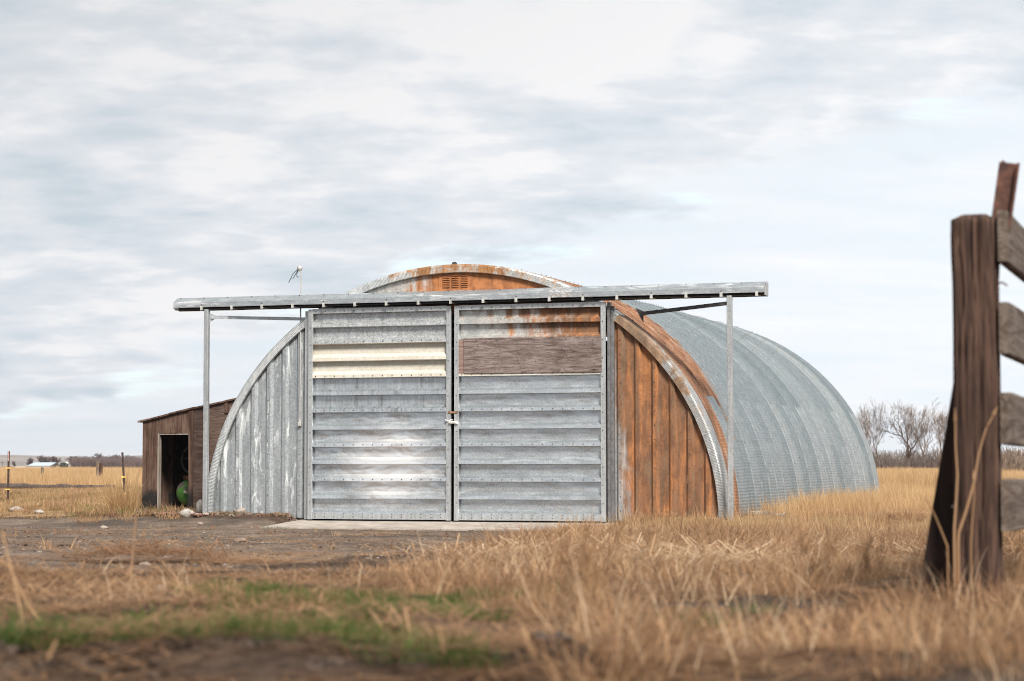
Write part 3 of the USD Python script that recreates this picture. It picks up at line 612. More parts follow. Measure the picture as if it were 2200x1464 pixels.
# concrete apron in front of the doors
ap = MB().add([[-3.0, -1.42, -.105], [2.95, -1.38, -.105], [2.85, -.10, -.012], [-2.85, -.10, -.012], [-3.0, -1.42, -.26], [2.95, -1.38, -.26], [2.85, -.10, -.26], [-2.85, -.10, -.26]], [[0, 1, 2, 3], [4, 7, 6, 5], [0, 4, 5, 1], [2, 6, 7, 3], [1, 5, 6, 2], [0, 3, 7, 4]])
v, f = ap.get(); wx, wy = from_barn(v[:, 0], v[:, 1]); part('concrete_apron', (np.stack([wx, wy, v[:, 2]], -1), f), M['concrete'], kind='structure')
v, f = MB().box((-2.7, -.1, -.25), (2.7, 14.9, -.03)).get(); wx, wy = from_barn(v[:, 0], v[:, 1]); part('barn_floor', (np.stack([wx, wy, v[:, 2]], -1), f), M['concrete'], kind='structure')

# ------------------------------------------------------------------ lean-to shed on the left
SX0, SX1, SY, SD = -6.08, -3.9, .40, 3.2            # barn coordinates
def roofline(x): return np.interp(x, [-6.12, -5.07, -3.9], [1.695, 1.925, 2.14])
shed = thing('wooden_shed', 'dark weathered wooden lean-to shed with an open doorway against the left side of the barn', 'shed', BARN + np.array([*(-.155 * AU), 0]), -19.0)
def plank(x0, x1, z0, y=SY, t=.025, tilt=0.0, ztop=None):
    a, b = (ztop, ztop) if ztop else (roofline(x0), roofline(x1)); return MB().prism([(x0, z0), (x1, z0), (x1 + tilt, b), (x0 + tilt, a)], y, y + t)
part('corner_post', plank(-6.045, -5.97, -.02, SY - .004, .09), M['shed'], shed)
part('plank', plank(-5.965, -5.752, .0), M['shed'], shed, label='plank left of the doorway, charred black at its foot')
part('plank', plank(-5.75, -5.585, 1.505), M['shed'], shed); part('plank', plank(-5.582, -5.36, 1.50), M['shed'], shed); part('plank', plank(-5.358, -5.12, 1.505, SY + .003), M['shed'], shed)
part('door_post', plank(-5.118, -5.02, .0, SY - .02, .06), M['shed'], shed)
part('door_frame', MB().box((-5.745, SY + .0, .0), (-5.715, SY + .09, 1.50)).box((-5.715, SY + .01, 1.475), (-5.11, SY + .09, 1.50)), M['jamb'], shed, label='side of the doorway, its wood coloured pale for the light on it')
for z0, z1 in ((.0, .44), (.443, 1.10), (1.103, 1.42), (1.423, None)):
    x0, x1 = -5.105, SX1
    if z1: part('plywood_sheet', MB().box((x0, SY - .006 + .004 * (z0 > 1), z0), (x1, SY + .012, z1)), M['shed_ply'], shed)
    else: part('plywood_sheet', MB().prism([(x0, z0), (x1, z0), (x1, roofline(x1)), (x0, roofline(x0))], SY - .003, SY + .012), M['shed_ply'], shed)
part('cleat', MB().box((-4.40, SY - .03, 1.86), (-4.33, SY - .004, 2.07)), M['shed'], shed)
for k, (x0, x1, lf) in enumerate([(-6.13, -5.95, .004), (-5.95, -5.50, .0), (-5.50, -5.0, .006), (-5.0, -4.4, .0), (-4.4, -3.9, .005)]):
    a, b = roofline(x0) + lf, roofline(x1) + lf
    part('roof_board', MB().add([[x0, SY - .05, a], [x1, SY - .05, b], [x1, SY + SD, b], [x0, SY + SD, a], [x0, SY - .05, a + .03], [x1, SY - .05, b + .03], [x1, SY + SD, b + .03], [x0, SY + SD, a + .03]], [[0, 3, 2, 1], [4, 5, 6, 7], [0, 1, 5, 4], [1, 2, 6, 5], [2, 3, 7, 6], [3, 0, 4, 7]]), M['shed'] if k else M['grey_wood'], shed)
part('side_wall', MB().box((-6.045, SY + .09, -.05), (-6.02, SY + SD, 1.69)), M['shed_in'], shed)
part('back_wall', MB().prism([(-6.02, -.05), (SX1, -.05), (SX1, 2.13), (-6.02, 1.70)], SY + SD - .03, SY + SD), M['shed_in'], shed)
part('inner_brace', MB().box((-6.02, SY + .1, .98), (-5.98, SY + 3.1, 1.13)), M['shed'], shed); part('inner_stud', MB().box((-6.019, SY + .95, 0), (-5.94, SY + 1.04, 1.70)), M['shed'], shed)

# compressor standing in the shed
TY = 1.05
comp = thing('air_compressor', 'old air compressor with chipped green tank and large flywheel inside the shed doorway', 'compressor', BARN + np.array([*(-.09 * AU), 0]), -19.0)
prof = [(.002, 0), (.10, .012), (.18, .045), (.222, .09), (.235, .14), (.235, 1.1), (.20, 1.18), (.002, 1.22)]
lv, lf_ = lathe(prof, 28).get(); P = np.stack([lv[:, 0], lv[:, 2], lv[:, 1]], -1) + np.array([-5.60, TY, .43]); part('tank', (P, lf_), M['tank'], comp, smooth=40)
part('drain_fitting', MB().tube([(-5.580, TY + .01, .44), (-5.560, TY - .05, .44), (-5.510, TY - .06, .425)], .014, 8).box((-5.615, TY - .012, .415), (-5.565, TY + .02, .465), .005), M['lock'], comp)
for x in (-5.750, -5.450): part('foot', MB().box((x - .02, TY + .2, .0), (x + .02, TY + .26, .30)), M['wheel'], comp)
part('pump', MB().box((-5.680, TY + .34, .74), (-5.360, TY + .70, .98), .02).box((-5.630, TY + .38, .98), (-5.410, TY + .66, 1.20), .01), M['engine'], comp)
for k in range(5): part('cooling_fin', MB().box((-5.670, TY + .345, 1.0 + k * .038), (-5.370, TY + .69, 1.014 + k * .038)), M['engine'], comp)
part('base_plate', MB().box((-5.740, TY + .2, .662), (-5.280, TY + 1.05, .74), .008), M['engine'], comp)
a = np.linspace(0, 2 * np.pi, 33); C = np.array([-5.520, TY + .24, 1.03])
fw = part('flywheel', MB().tube(np.stack([C[0] + .27 * np.cos(a), C[1] + 0 * a, C[2] + .27 * np.sin(a)], -1), .022, 8, False).tube([C + [0, -.03, 0], C + [0, .12, 0]], .05, 10), M['wheel'], comp)
for k in range(5): part('spoke', MB().tube([C, C + .26 * np.array([math.cos(k * 1.2566 + .5), 0, math.sin(k * 1.2566 + .5)])], .013, 6), M['wheel'], fw)
part('pipe', MB().tube([C + [-.10, -.04, -.30], C + [-.10, -.05, .12], C + [-.02, -.05, .17], C + [.1, -.03, .17]], .010, 6), M['conduit'], comp)

# ------------------------------------------------------------------ fences
fp = at(2104, 1245, 7.72); FX, FY = fp[0], fp[1]; FZ = .46
fence = thing('board_fence', 'weathered timber fence post with four grey boards in the right foreground', 'fence', (FX, FY, 0), -19.0)
def rough_post():
    n = 90; NA = 96; zs = np.linspace(FZ - .35, 1.825, n); ang = np.arange(NA) * 2 * np.pi / NA; P = []
    for k, z in enumerate(zs):
        c, s = np.cos(ang), np.sin(ang); r = (np.abs(c) ** 7 + np.abs(s) ** 7) ** (-1 / 7.) * .079
        q = np.stack([c * 2.1, s * 2.1, np.full(NA, z * .55)], -1); r = r * (1 + .10 * (meshkit.fbm(q * 1.6, 4, 12) - .5))
        w = meshkit.fbm(np.stack([c * 7, s * 7, np.full(NA, z * .9)], -1), 4, 44); r = r - .012 * np.exp(-((w - .5) / .035) ** 2) - .005 * meshkit.fbm(np.stack([c * 26, s * 26, np.full(NA, z * 1.6)], -1), 2, 45)
        wide = 1 + .05 * np.exp(-((z - 1.72) / .12) ** 2) - .02 * np.exp(-((z - 1.45) / .2) ** 2); end = 1 if z < 1.81 else max(.5, 1 - .45 * ((z - 1.81) / .015) ** 2)
        P.append(np.stack([r * c * wide * end, r * s * wide * end, np.full(NA, z)], -1))
    P = np.array(P); P = np.concatenate([P, P[:, :1]], 1); m = MB().grid(P); m.add(np.vstack([P[-1, :NA], [[0, 0, 1.829]]]), [[i, (i + 1) % NA, NA] for i in range(NA)]); return m
part('post', rough_post(), M['post_wood'], fence, smooth=50)
v, f = MB().box((-.079, -.079, .1), (.079, .079, 1.8), .01).get(); v = v + np.array([0.0, 3.4, 0]); part('post', (v, f), M['post_wood'], fence)
def board(z0, z1, sd):
    n = 40; ys = np.linspace(-.062, 3.56, n); P = []
    for k, y in enumerate(ys):
        q = np.array([[y * 1.3, 0, sd], [y * 1.3, 5, sd]]); dn, up = (.008 * (meshkit.fbm(q, 3, sd) - .5))
        ch = .004 if k in (0, n - 1) else 0
        P.append([[.082 + ch, y, z0 + dn + .006], [.088, y, z0 + dn + ch], [.116, y, z0 + dn + ch], [.122 - ch, y, z0 + dn + .006], [.122 - ch, y, z1 + up - .006], [.116, y, z1 + up - ch], [.088, y, z1 + up - ch], [.082 + ch, y, z1 + up - .006], [.082 + ch, y, z0 + dn + .006]])
    P = np.array(P); m = MB().grid(P); m.add(P[0, :8], [[0, i, i + 1] for i in range(1, 7)]); m.add(P[-1, :8], [[0, i, i + 1] for i in range(1, 7)]); return m
for k, (a, b) in enumerate([(457, 570), (651, 766), (845, 957), (1030, 1143)]):
    part('board', board(at(2150, b, 7.72)[2], at(2150, a, 7.72)[2], k + 2), M['board_wood'], fence)
part('brace', MB().bar((-.16, .12, FZ - .05), (-.015, .14, 1.24), .05, .16, (1, 0, 0)), M['brace_wood'], fence, label='dark plank leaning against the post')
b0, b1 = np.array([.074, .02, 1.69]), np.array([.122, .02, 2.012])
part('angle_iron', MB().bar(b0, b1, .005, .072, (1, 0, 0)).bar(b0 + [.0345, -.014, .0], b1 + [.0345, -.014, -.004], .032, .005, (1, 0, 0)).add([b1 + [-.031, 0, 0], b1 + [-.012, 0, 0.004], b1 + [-.025, 0, .012]], [[0, 1, 2]]), M['rusty_iron'], fence, label='rusty angle iron standing askew behind the post')
for k in range(4):
    for q in (0, 1): part('nail', MB().box((.1215, .02 + .02 * k % .03, at(2150, (570, 766, 957, 1143)[k], 7.72)[2] + .045 + .09 * q), (.1245, .03 + .02 * k % .03, at(2150, (570, 766, 957, 1143)[k], 7.72)[2] + .055 + .09 * q), .001), M['rusty_iron'], fence)
part('nail', MB().tube([(.078, -.03, 1.575), (.10, -.04, 1.578), (.115, -.05, 1.566)], .0035, 5), M['rusty_iron'], fence)
part('fence_staple', MB().tube([(-.10, .07, .78), (-.095, .055, .785), (-.088, .06, .782)], .005, 5), M['lock'], fence)

def tpost(px, pyb, pyt, Y, lean, label, top):
    b = at(px, pyb, Y); b[2] = float(ground_z(b[0], b[1])); h = at(px, pyt, Y)[2] - b[2]
    t = thing('wire_fence_post', label, 'fence post', b, 0, None); tip = np.array([lean, 0, h])
    part('stake', MB().bar((0, 0, -.2), tip, .045, .010, (1, 0, 0)).bar((0, .02, -.2), tip + [0, .02, 0], .010, .05, (1, 0, 0)), M['tpost'], t)
    if top: part('painted_top', MB().bar(tip * .82 - [0, .008, 0], tip * 1.01 - [0, .008, 0], .05, .014, (1, 0, 0)), M['pink'], t)
    for q in ((.68, .28) if top else (.52, .2)): c = tip * q; part('wire_clip', MB().box(c - [.055, .03, .012], c + [.055, .0, .014], .004), M['yellow'], t)
    return t
tpost(16, 1085, 970, 50, .012, 'thin iron fence post with faded pink top at the far left edge', True)
tpost(270, 1078, 972, 50, -.09, 'thin dark iron fence post leaning left beside the shed', False)
def wpost(px, pyt, Y, w, label, double=False):
    b = at(px, 1020, Y); b[2] = float(ground_z(b[0], b[1])); h = at(px, pyt, Y)[2] - b[2]
    t = thing('wooden_field_post', label, 'fence post', b, 0, None); part('post', MB().box((-w, -w, -.2), (w, w, h), .02), M['grey_wood'], t)
    if double: part('side_post', MB().box((w + .01, -w, -.2), (w + .14, w * .6, h * .985), .02), M['post_wood'], t)
wpost(91, 1004, 100, .06, 'slim grey wooden post in the field before the blue roofed farm building')
wpost(210, 994, 90, .06, 'thick dark wooden post in the golden field left of the shed', True)

# a long dark log lying in the field
a0, a1 = at(-60, 1053, 75), at(245, 1055, 80); pts = np.linspace(a0, a1, 24); pts[:, 2] = .19 + .05 * (meshkit.fbm(np.stack([np.arange(24) * .4] * 3, -1), 3, 3) - .5) - .06 * np.linspace(0, 1, 24); lg = MB().tube(pts, 0.09 + .05 * rng.random(24) - .05 * np.linspace(0, 1, 24), 9)
part('fallen_log', lg, M['log'], None, smooth=True, label='long dark log lying across the golden field at the left', category='log')

# ------------------------------------------------------------------ trees
def grow(seed, H, trunk_r, levels=5, split=(2, 3), spread=.5, upness=.35, low=.25, rmin=.013, twigs=2, lean=(0, 0)):
    r = np.random.default_rng(seed); tr, cr = [], []
    def limb(p, d, L, rad, lev):
        n = 4; pts = [p]; dd = d.copy()
        for k in range(n):
            dd = dd + r.normal(0, .10 + .03 * lev, 3) + np.array([0, 0, upness * .22]); dd /= np.linalg.norm(dd); pts.append(pts[-1] + dd * L / n)
        pts = np.array(pts); r1 = max(rad * .62, rmin * .7); (tr if lev == 0 else cr).append((pts, np.linspace(rad, r1, n + 1), 7 if lev == 0 else (5 if lev < 3 else 3)))
        if lev >= levels: return
        for c in range(r.integers(split[0], split[1] + 1)):
            a = r.uniform(0, 2 * np.pi); q = np.array([math.cos(a), math.sin(a), 0]); nd = dd + spread * (1 - .08 * lev) * r.uniform(.6, 1.25) * q; nd /= np.linalg.norm(nd); limb(pts[-1], nd, L * r.uniform(.70, .98), r1 * r.uniform(.60, .92), lev + 1)
        for c in range(twigs if lev else 1):
            k = r.integers(1, n); a = r.uniform(0, 2 * np.pi); q = np.array([math.cos(a), math.sin(a), .7]); nd = dd * .8 + .75 * q; nd /= np.linalg.norm(nd); limb(pts[k], nd, L * r.uniform(.45, .8), max(r1 * .42, rmin), min(lev + 2, levels))
    limb(np.array([0., 0, -.2]), np.array([lean[0], lean[1], 1.0]) / math.hypot(1, *lean), H * low, trunk_r, 0)
    v, f = MB().tubes(cr).get(); v0, f0 = MB().tubes(tr).get(); k = H / max(v[:, 2].max(), .1); return (v0 * k, f0), (v * k, f)
def tree(name, label, px, Y, H, seed, mat, group=None, **kw):
    b = at(px, 1005, Y); b[2] = float(ground_z(b[0], b[1])) ; t = thing(name, label, 'tree', b, 0, group); tk, cw = grow(seed, H, **kw)
    part('trunk', tk, mat, t, smooth=True); part('crown', cw, mat, t); return t
D = 230
tree('bare_tree', 'leaning bare tree half hidden behind the right side of the barn', 1858, D, 8.0, 3, M['twig_tan'], trunk_r=.14, levels=6, spread=.42, upness=.8, low=.25, lean=(-.16, 0))
tree('bare_tree', 'slender bare tree with upright crown right of the barn', 1890, D, 8.3, 11, M['twig'], trunk_r=.17, levels=6, spread=.45, upness=.45, low=.28)
tree('bare_tree', 'large bare tree with a thick forked dark trunk between barn and fence post', 1947, D, 8.0, 24, M['twig'], trunk_r=.26, levels=6, split=(2, 3), spread=.75, upness=.3, low=.2)
tree('bare_tree', 'tall bare tree behind the large forked one', 1988, D + 20, 8.8, 31, M['twig_tan'], trunk_r=.17, levels=6, spread=.5, upness=.45, low=.25)
tree('bare_tree', 'bare tree with thin upright limbs just left of the fence post', 2024, D + 10, 7.6, 45, M['twig_tan'], trunk_r=.15, levels=6, spread=.5, upness=.5, low=.25)
def brush(seed, n, w, d, h, spread=.35):
    r = np.random.default_rng(seed); m = []
    for k in range(n):
        p = np.array([r.uniform(-w, w), r.uniform(-d, d), -.1]); hh = h * r.uniform(.45, 1.0); q = r.normal(0, spread, 2)
        pts = np.array([p, p + [q[0] * .4, q[1] * .4, hh * .5], p + [q[0] * 1.2, q[1] * 1.2, hh]]); m.append((pts, [.035, .026, .014], 3))
        for j in range(3):
            a = pts[1] + (pts[2] - pts[1]) * r.uniform(-.5, .6); m.append(([a, a + np.array([r.normal(0, .35), r.normal(0, .3), r.uniform(.2, .6)]) * hh * .4], [.02, .011], 3))
    return MB().tubes(m)
b = at(1960, 1005, 245); b[2] = 0
v, f = brush(5, 2600, 13, 6, 2.9).get(); part('brush', (v + b, f), M['twig'], None, kind='stuff', label='grey leafless brush under the bare trees on the right', category='brush')
b = at(2190, 1005, 150); b[2] = 0
v, f = brush(8, 900, 5, 4, 2.4).get(); part('brush', (v + b, f), M['twig_tan'], None, kind='stuff', label='tan brush seen between the fence boards', category='brush')
# far left: trees, bushes and farm buildings before the hills
FT = []
for q, (sd, mt) in enumerate([(101, 'far_twig'), (107, 'far_twig_red'), (113, 'far_twig')]): FT.append((sd, mt))
def far_tree(label, px, Y, top, sd, mt, wide=1.0):
    b = at(px, 1005, Y); H = at(px, top, Y)[2]; b[2] = 0; t = thing('distant_tree', label, 'tree', b, 0, None)
    tk, cw = grow(sd, H, H * .028, levels=6, split=(2, 3), spread=.6, upness=.4, low=.15, rmin=.035)
    part('trunk', tk, M[mt], t); part('crown', (cw[0] * np.array([wide, wide, 1]), cw[1]), M[mt], t)
far_tree('small pale bare tree on the skyline at the far left', 32, 700, 990, 301, 'far_twig_red')
far_tree('bare tree left of the blue roofed farm building', 64, 640, 983, 302, 'far_twig', 1.3)
far_tree('bare tree behind the blue roof, left one of a pair', 100, 620, 978, 303, 'far_twig', 1.3)
far_tree('bare tree behind the blue roof, right one of a pair', 118, 640, 979, 304, 'far_twig_red', 1.2)
for lb, px, tp, sd, mt in [('bare tree just right of the white dome', 156, 979, 311, 'far_twig_red'), ('bare tree left of the highest one in the far tree row', 178, 978, 312, 'far_twig'), ('highest bare tree of the far tree row', 205, 973, 313, 'far_twig'), ('reddish bare tree right of the highest one in the far row', 228, 977, 314, 'far_twig_red'), ('reddish bare tree left of the leaning iron post', 248, 976, 315, 'far_twig_red'), ('bare tree of the far row nearest the shed', 284, 977, 316, 'far_twig')]:
    far_tree(lb, px, 600, tp, sd, mt, 1.35)
b = at(234, 1005, 590); b[2] = 0; v, f = brush(15, 2900, 9.6, 5, 3.5, .4).get(); part('brush', (v * np.array([1, 1, 1]) + b, f), M['far_twig_red'], None, kind='stuff', label='reddish brush along the far field edge at the left', category='brush')
def leafy(seed, n, rx, rz, leaf):
    r = np.random.default_rng(seed); m = MB(); d = r.normal(size=(n, 3)); d /= np.linalg.norm(d, axis=1, keepdims=True); rad = r.uniform(.5, 1, (n, 1)) ** .5 * (1 + .35 * (meshkit.fbm(d * 2 + 5, 3, seed)[:, None] - .5))
    c = d * rad * [rx, rx, rz] + [0, 0, rz]; u = r.normal(size=(n, 3)); u /= np.linalg.norm(u, axis=1, keepdims=True); w = np.cross(u, r.normal(size=(n, 3))); w /= np.linalg.norm(w, axis=1, keepdims=True)
    v = np.stack([c - u * leaf, c + w * leaf * .6, c + u * leaf, c - w * leaf * .6], 1).reshape(-1, 3); return m.add(v, np.arange(4 * n).reshape(-1, 4))
b = at(137, 1005, 580); b[2] = 0; t = thing('evergreen_bush', 'dark green bush below the white dome', 'bush', b); part('foliage', leafy(3, 1500, 1.2, .85, .12), M['evergreen'], t); part('stem', MB().tube([(0, 0, -.1), (0, 0, .8)], .1, 6), M['far_twig'], t)
b = at(163, 1005, 610); b[2] = 0; t = thing('small_conifer', 'small dark conifer standing among the far bare trees', 'tree', b); v, f = leafy(4, 900, .55, 1.5, .12).get(); part('foliage', (v, f), M['evergreen'], t); part('trunk', MB().tube([(0, 0, -.1), (0, 0, 1.2)], .09, 6), M['far_twig'], t)
# farm building with a pale blue roof, a low wing, a white dome, a pole
b = at(88, 1005, 520); b[2] = 0; t = thing('farm_building', 'low farm building with pale blue metal roof far off at the left', 'building', b)
part('roof', MB().add([[-3.4, 0, .80], [2.2, 0, .80], [3.1, 3, 1.62], [-2.3, 3, 1.62], [3.1, 7, .8], [-3.4, 7, .8]], [[0, 1, 2, 3], [2, 4, 5, 3]]), M['farm_roof'], t)
part('wall', MB().box((-3.2, .2, -.2), (2.1, 6.8, .80)).prism([(.2, .8), (6.8, .8), (3, 1.55)], 2.0, 2.1, 0), M['farm_wall'], t); part('wing', MB().box((-6.2, -.5, -.2), (-3.3, 3.5, .62)), M['farm_wall'], t)
b = at(143, 1005, 900); b[2] = 0; t = thing('white_dome', 'small white domed tank above the far trees at the left', 'tank', b); v, f = lathe([(.58, -.2), (.58, 1.75), (.55, 1.95), (.44, 2.15), (.24, 2.3), (.02, 2.35)], 20).get(); part('shell', (v, f), M['white'], t, smooth=40); part('ladder', MB().box((-.05, -.63, 0), (.05, -.585, 1.7)), M['farm_wall'], t)
b = at(5, 1005, 500); b[2] = 0; t = thing('utility_pole', 'thin dark utility pole at the left edge of the photo', 'pole', b); part('pole', MB().tube([(0, 0, -.2), (0, 0, 1.8)], [.07, .05], 8), M['tpost'], t); part('crossarm', MB().box((-.35, -.06, 1.5), (.35, -.02, 1.58)), M['tpost'], t)

v, f = MB().box((-3600, -80, -8), (3600, 4300, 60)).get()
hz = usdkit.material(stage, '/World/Looks/haze_air', {'v': ('principled_volume', {'color': (.80, .86, .95), 'density': HAZE, 'anisotropy': .2})}, [], volume='v.volume')
part('haze', (v, f), hz, None, kind='stuff', label='thin pale air dimming the far hills and tree row', category='haze')

# ------------------------------------------------------------------ stones and rubble
def rock(seed, size, flat=.7):
    m = trimesh.creation.icosphere(2); v = m.vertices.copy(); r = np.random.default_rng(seed); v *= 1 + .7 * (meshkit.fbm(v * 1.3 + r.uniform(0, 50, 3), 3, seed)[:, None] - .5)
    return v * np.array(size) * [1, 1, flat], m.faces
def put_rock(name, label, px, py, size, seed, mat, cat='stone', flat=.7):
    p = on_ground(px, py); v, f = rock(seed, size, flat); part(name, (v + p + [0, 0, size[2] * flat * .45], f), M[mat], None, smooth=45, label=label, category=cat)
put_rock('stone', 'pale boulder at the foot of the grey left wall', 520, 1102, (.15, .12, .12), 1, 'stone')
put_rock('stone', 'white lump of concrete lying before the shed doorway', 402, 1109, (.13, .10, .10), 2, 'block', flat=.9)
put_rock('stone', 'white block beside the foot of the left track post', 430, 1101, (.07, .07, .15), 3, 'block', flat=1.0)
for k, (px, py, w, mt, lb) in enumerate([(222, 1136, .07, 'stone', 'pale stone on the dirt left of the shed'), (430, 1127, .05, 'stone', 'pale stone on the dirt below the left track post'), (312, 1216, .03, 'stone', 'light stone beside the straw heap'), (340, 1271, .03, 'stone', 'pinkish stone at the edge of the green grass'), (1390, 1150, .10, 'stone', 'pale stone right of the concrete apron'), (1320, 1151, .08, 'stone', 'small stone right of the apron, nearest the doors'), (1240, 1166, .09, 'stone', 'stone on the wet dirt before the right door'), (35, 1099, .13, 'stone', 'pale rock in the short grass at the left edge'), (84, 1103, .09, 'block', 'smaller grey rock in the short grass at the left'), (516, 1165, .06, 'stone_dark', 'brown stone on the dirt before the left wall')]):
    put_rock('stone', lb, px, py, (w, w * .8, w * .7), 20 + k, mt)
for k, (px, py, lb) in enumerate([(352, 1107, 'pile of red rubble at the left side of the shed doorway'), (374, 1108, 'pile of red rubble in the middle of the shed doorway'), (424, 1110, 'pile of red rubble between doorway and track post')]):
    p = on_ground(px, py); t = thing('rubble_pile', lb, 'rubble', p)
    for q in range(9): v, f = rock(60 + 20 * k + q, (rng.uniform(.03, .07), rng.uniform(.025, .05), rng.uniform(.02, .05))); part('lump', (v + [rng.normal(0, .09), rng.normal(0, .05), .02 + .02 * rng.random()], f), M[['brick', 'brick', 'stone'][q % 3]], t, smooth=40)
q = from_barn(5.1, .8); t = thing('concrete_block', 'broken concrete block at the foot of the right track post', 'block', (q[0], q[1], float(ground_z(*q))), -19); part('block', MB().box((-.22, -.12, -.05), (.10, .10, .10), .012).box((.12, -.10, -.05), (.34, .12, .07), .012), M['block'], t)

# ------------------------------------------------------------------ grass
def tuft(n, h, spread, width, lean, seed, seg=3, hvar=.5, droop=.3, fan=1.0):
    r = np.random.default_rng(seed); rad = spread * np.sqrt(r.random(n)); a = r.uniform(0, 2 * np.pi, n); base = np.stack([rad * np.cos(a), rad * np.sin(a), np.zeros(n)], -1)
    hh = h * (1 - hvar * r.random(n)); az = a + r.normal(0, 1.0 / fan, n); tilt = np.abs(r.normal(0, lean, n)) + .04; bend = droop * r.uniform(.2, 1.4, n)
    t = np.linspace(0, 1, seg + 1); th = tilt[:, None] + bend[:, None] * t[None] ** 1.5; st = hh[:, None] / seg
    dz, dr = np.cos(th) * st, np.sin(th) * st; z = np.concatenate([np.zeros((n, 1)), np.cumsum(dz[:, 1:], 1)], 1); rr_ = np.concatenate([np.zeros((n, 1)), np.cumsum(dr[:, 1:], 1)], 1)
    c = base[:, None] + np.stack([rr_ * np.cos(az)[:, None], rr_ * np.sin(az)[:, None], np.maximum(z, .002)], -1)
    fa = r.uniform(0, np.pi, n); w = width * r.uniform(.6, 1.3, n); side = np.stack([np.cos(fa), np.sin(fa), np.zeros(n)], -1)
    ww = w[:, None] * (1 - t[None] ** 2 * .95) * .5
    L, R = c + side[:, None] * ww[..., None], c - side[:, None] * ww[..., None]; m = seg + 1
    v = np.stack([L, R], 2).reshape(n, 2 * m, 3); fq = np.array([[2 * k, 2 * k + 1, 2 * k + 3, 2 * k + 2] for k in range(seg)])
    f = (fq[None] + (np.arange(n) * 2 * m)[:, None, None]).reshape(-1, 4); return v.reshape(-1, 3), np.vstack([f[:, [0, 1, 2]], f[:, [0, 2, 3]]])
def litter(n, size, L, width, seed):
    """Broken stalks lying on the soil."""
    r = np.random.default_rng(seed); c = np.stack([r.uniform(-size, size, n), r.uniform(-size, size, n), r.uniform(.004, .03, n)], -1); a = r.uniform(0, 2 * np.pi, n); e = r.normal(0, .14, n); l = L * r.uniform(.3, 1, n)
    d = np.stack([np.cos(a) * np.cos(e), np.sin(a) * np.cos(e), np.abs(np.sin(e))], -1); s = np.stack([-np.sin(a), np.cos(a), 0 * a], -1) * (width * r.uniform(.5, 1.3, n))[:, None] * .5
    p0, p1 = c, c + d * l[:, None]; v = np.stack([p0 - s, p0 + s, p1 + s, p1 - s], 1).reshape(-1, 3); return v, np.arange(4 * n).reshape(-1, 4)
nz = lambda x, y, s, sd: meshkit.fbm(np.stack([x * s, y * s, 0 * x], -1), 3, sd)
def scatter(name, protos, mat, pts, label, category, smin=.7, smax=1.3, seed=1, tilt=.0, zscale=None):
    r = np.random.default_rng(seed); n = len(pts); pi = UsdGeom.PointInstancer.Define(stage, '/World/' + numbered('/World/' + name).split('/')[-1]); base = str(pi.GetPath()); ids = []
    for k, pm in enumerate(protos):
        m = usdkit.mesh(stage, f'{base}/tuft_{k:03d}' if k else f'{base}/tuft', pm, mat if not isinstance(mat, list) else mat[k % len(mat)]); m.CreateDoubleSidedAttr(True); ids.append(m.GetPath())
    pi.CreatePrototypesRel().SetTargets(ids); pi.CreateProtoIndicesAttr(Vt.IntArray.FromNumpy(r.integers(0, len(protos), n).astype(np.int32)))
    pi.CreatePositionsAttr(Vt.Vec3fArray.FromNumpy(np.asarray(pts, np.float32)))
    a = r.uniform(0, 2 * np.pi, n); q = np.stack([np.cos(a / 2), 0 * a, 0 * a, np.sin(a / 2)], -1)
    pi.CreateOrientationsAttr([Gf.Quath(float(w), float(x), float(y), float(z)) for w, x, y, z in q])
    s = r.uniform(smin, smax, n) * (.62 + .76 * nz(np.asarray(pts)[:, 0], np.asarray(pts)[:, 1], .9, 77)); sc = np.stack([s, s, s * (zscale if zscale is not None else 1)], -1); pi.CreateScalesAttr(Vt.Vec3fArray.FromNumpy(sc.astype(np.float32)))
    meta(pi.GetPrim(), label=label, category=category, kind='stuff'); return pi
def view_x(y, m=1.16): return y * .237 * m + .25                       # half the width in view at depth y
def sample(n, y0, y1, seed, power=0.0, xr=None):
    """Points over the wedge of ground in view; power > 0 thins them with distance."""
    r = np.random.default_rng(seed); u = r.random(n); e = 2 - power; y = (y0 ** e + u * (y1 ** e - y0 ** e)) ** (1 / e) if abs(e) > 1e-6 else y0 * (y1 / y0) ** u
    x = r.uniform(-1, 1, n) * view_x(y); return x, y
def clear(x, y):                                                       # not inside buildings or on concrete
    u, v = to_barn(x, y); k = ((np.abs(u) < 4.8) & (v > -.08) & (v < LEN + .1)) | ((u > -6.1) & (u < -3.9) & (v > .3) & (v < 3.7)) | ((np.abs(u) < 2.98) & (v > -1.45) & (v <= 0)); return ~k
def P3(x, y, dz=0): return np.stack([x, y, ground_z(x, y) + dz], -1)
RIGHT = region([(1240, 1124), (1330, 1116), (2500, 1085), (2600, 1480), (1330, 1500), (1150, 1400), (1120, 1330), (900, 1290), (860, 1230), (1080, 1185), (1190, 1160)])
SPARSE = region([(-300, 1170), (420, 1160), (850, 1165), (1250, 1150), (1250, 1180), (1150, 1300), (-300, 1300)])
GREEN = [region(p) for p in ([(330, 1290), (480, 1268), (640, 1280), (900, 1285), (1110, 1278), (1130, 1310), (1060, 1345), (900, 1330), (700, 1320), (480, 1325), (300, 1312)], [(540, 1330), (760, 1325), (900, 1345), (820, 1385), (560, 1395), (430, 1370)], [(800, 1395), (1030, 1385), (1040, 1440), (860, 1470), (780, 1440)], [(-120, 1325), (60, 1335), (110, 1390), (40, 1440), (-120, 1450)], [(1400, 1330), (1540, 1340), (1560, 1372), (1440, 1375)], [(1590, 1295), (1680, 1300), (1670, 1325), (1600, 1325)], [(120, 1335), (330, 1330), (420, 1370), (250, 1400), (130, 1390)], [(1180, 1268), (1230, 1266), (1230, 1285), (1190, 1288)])]
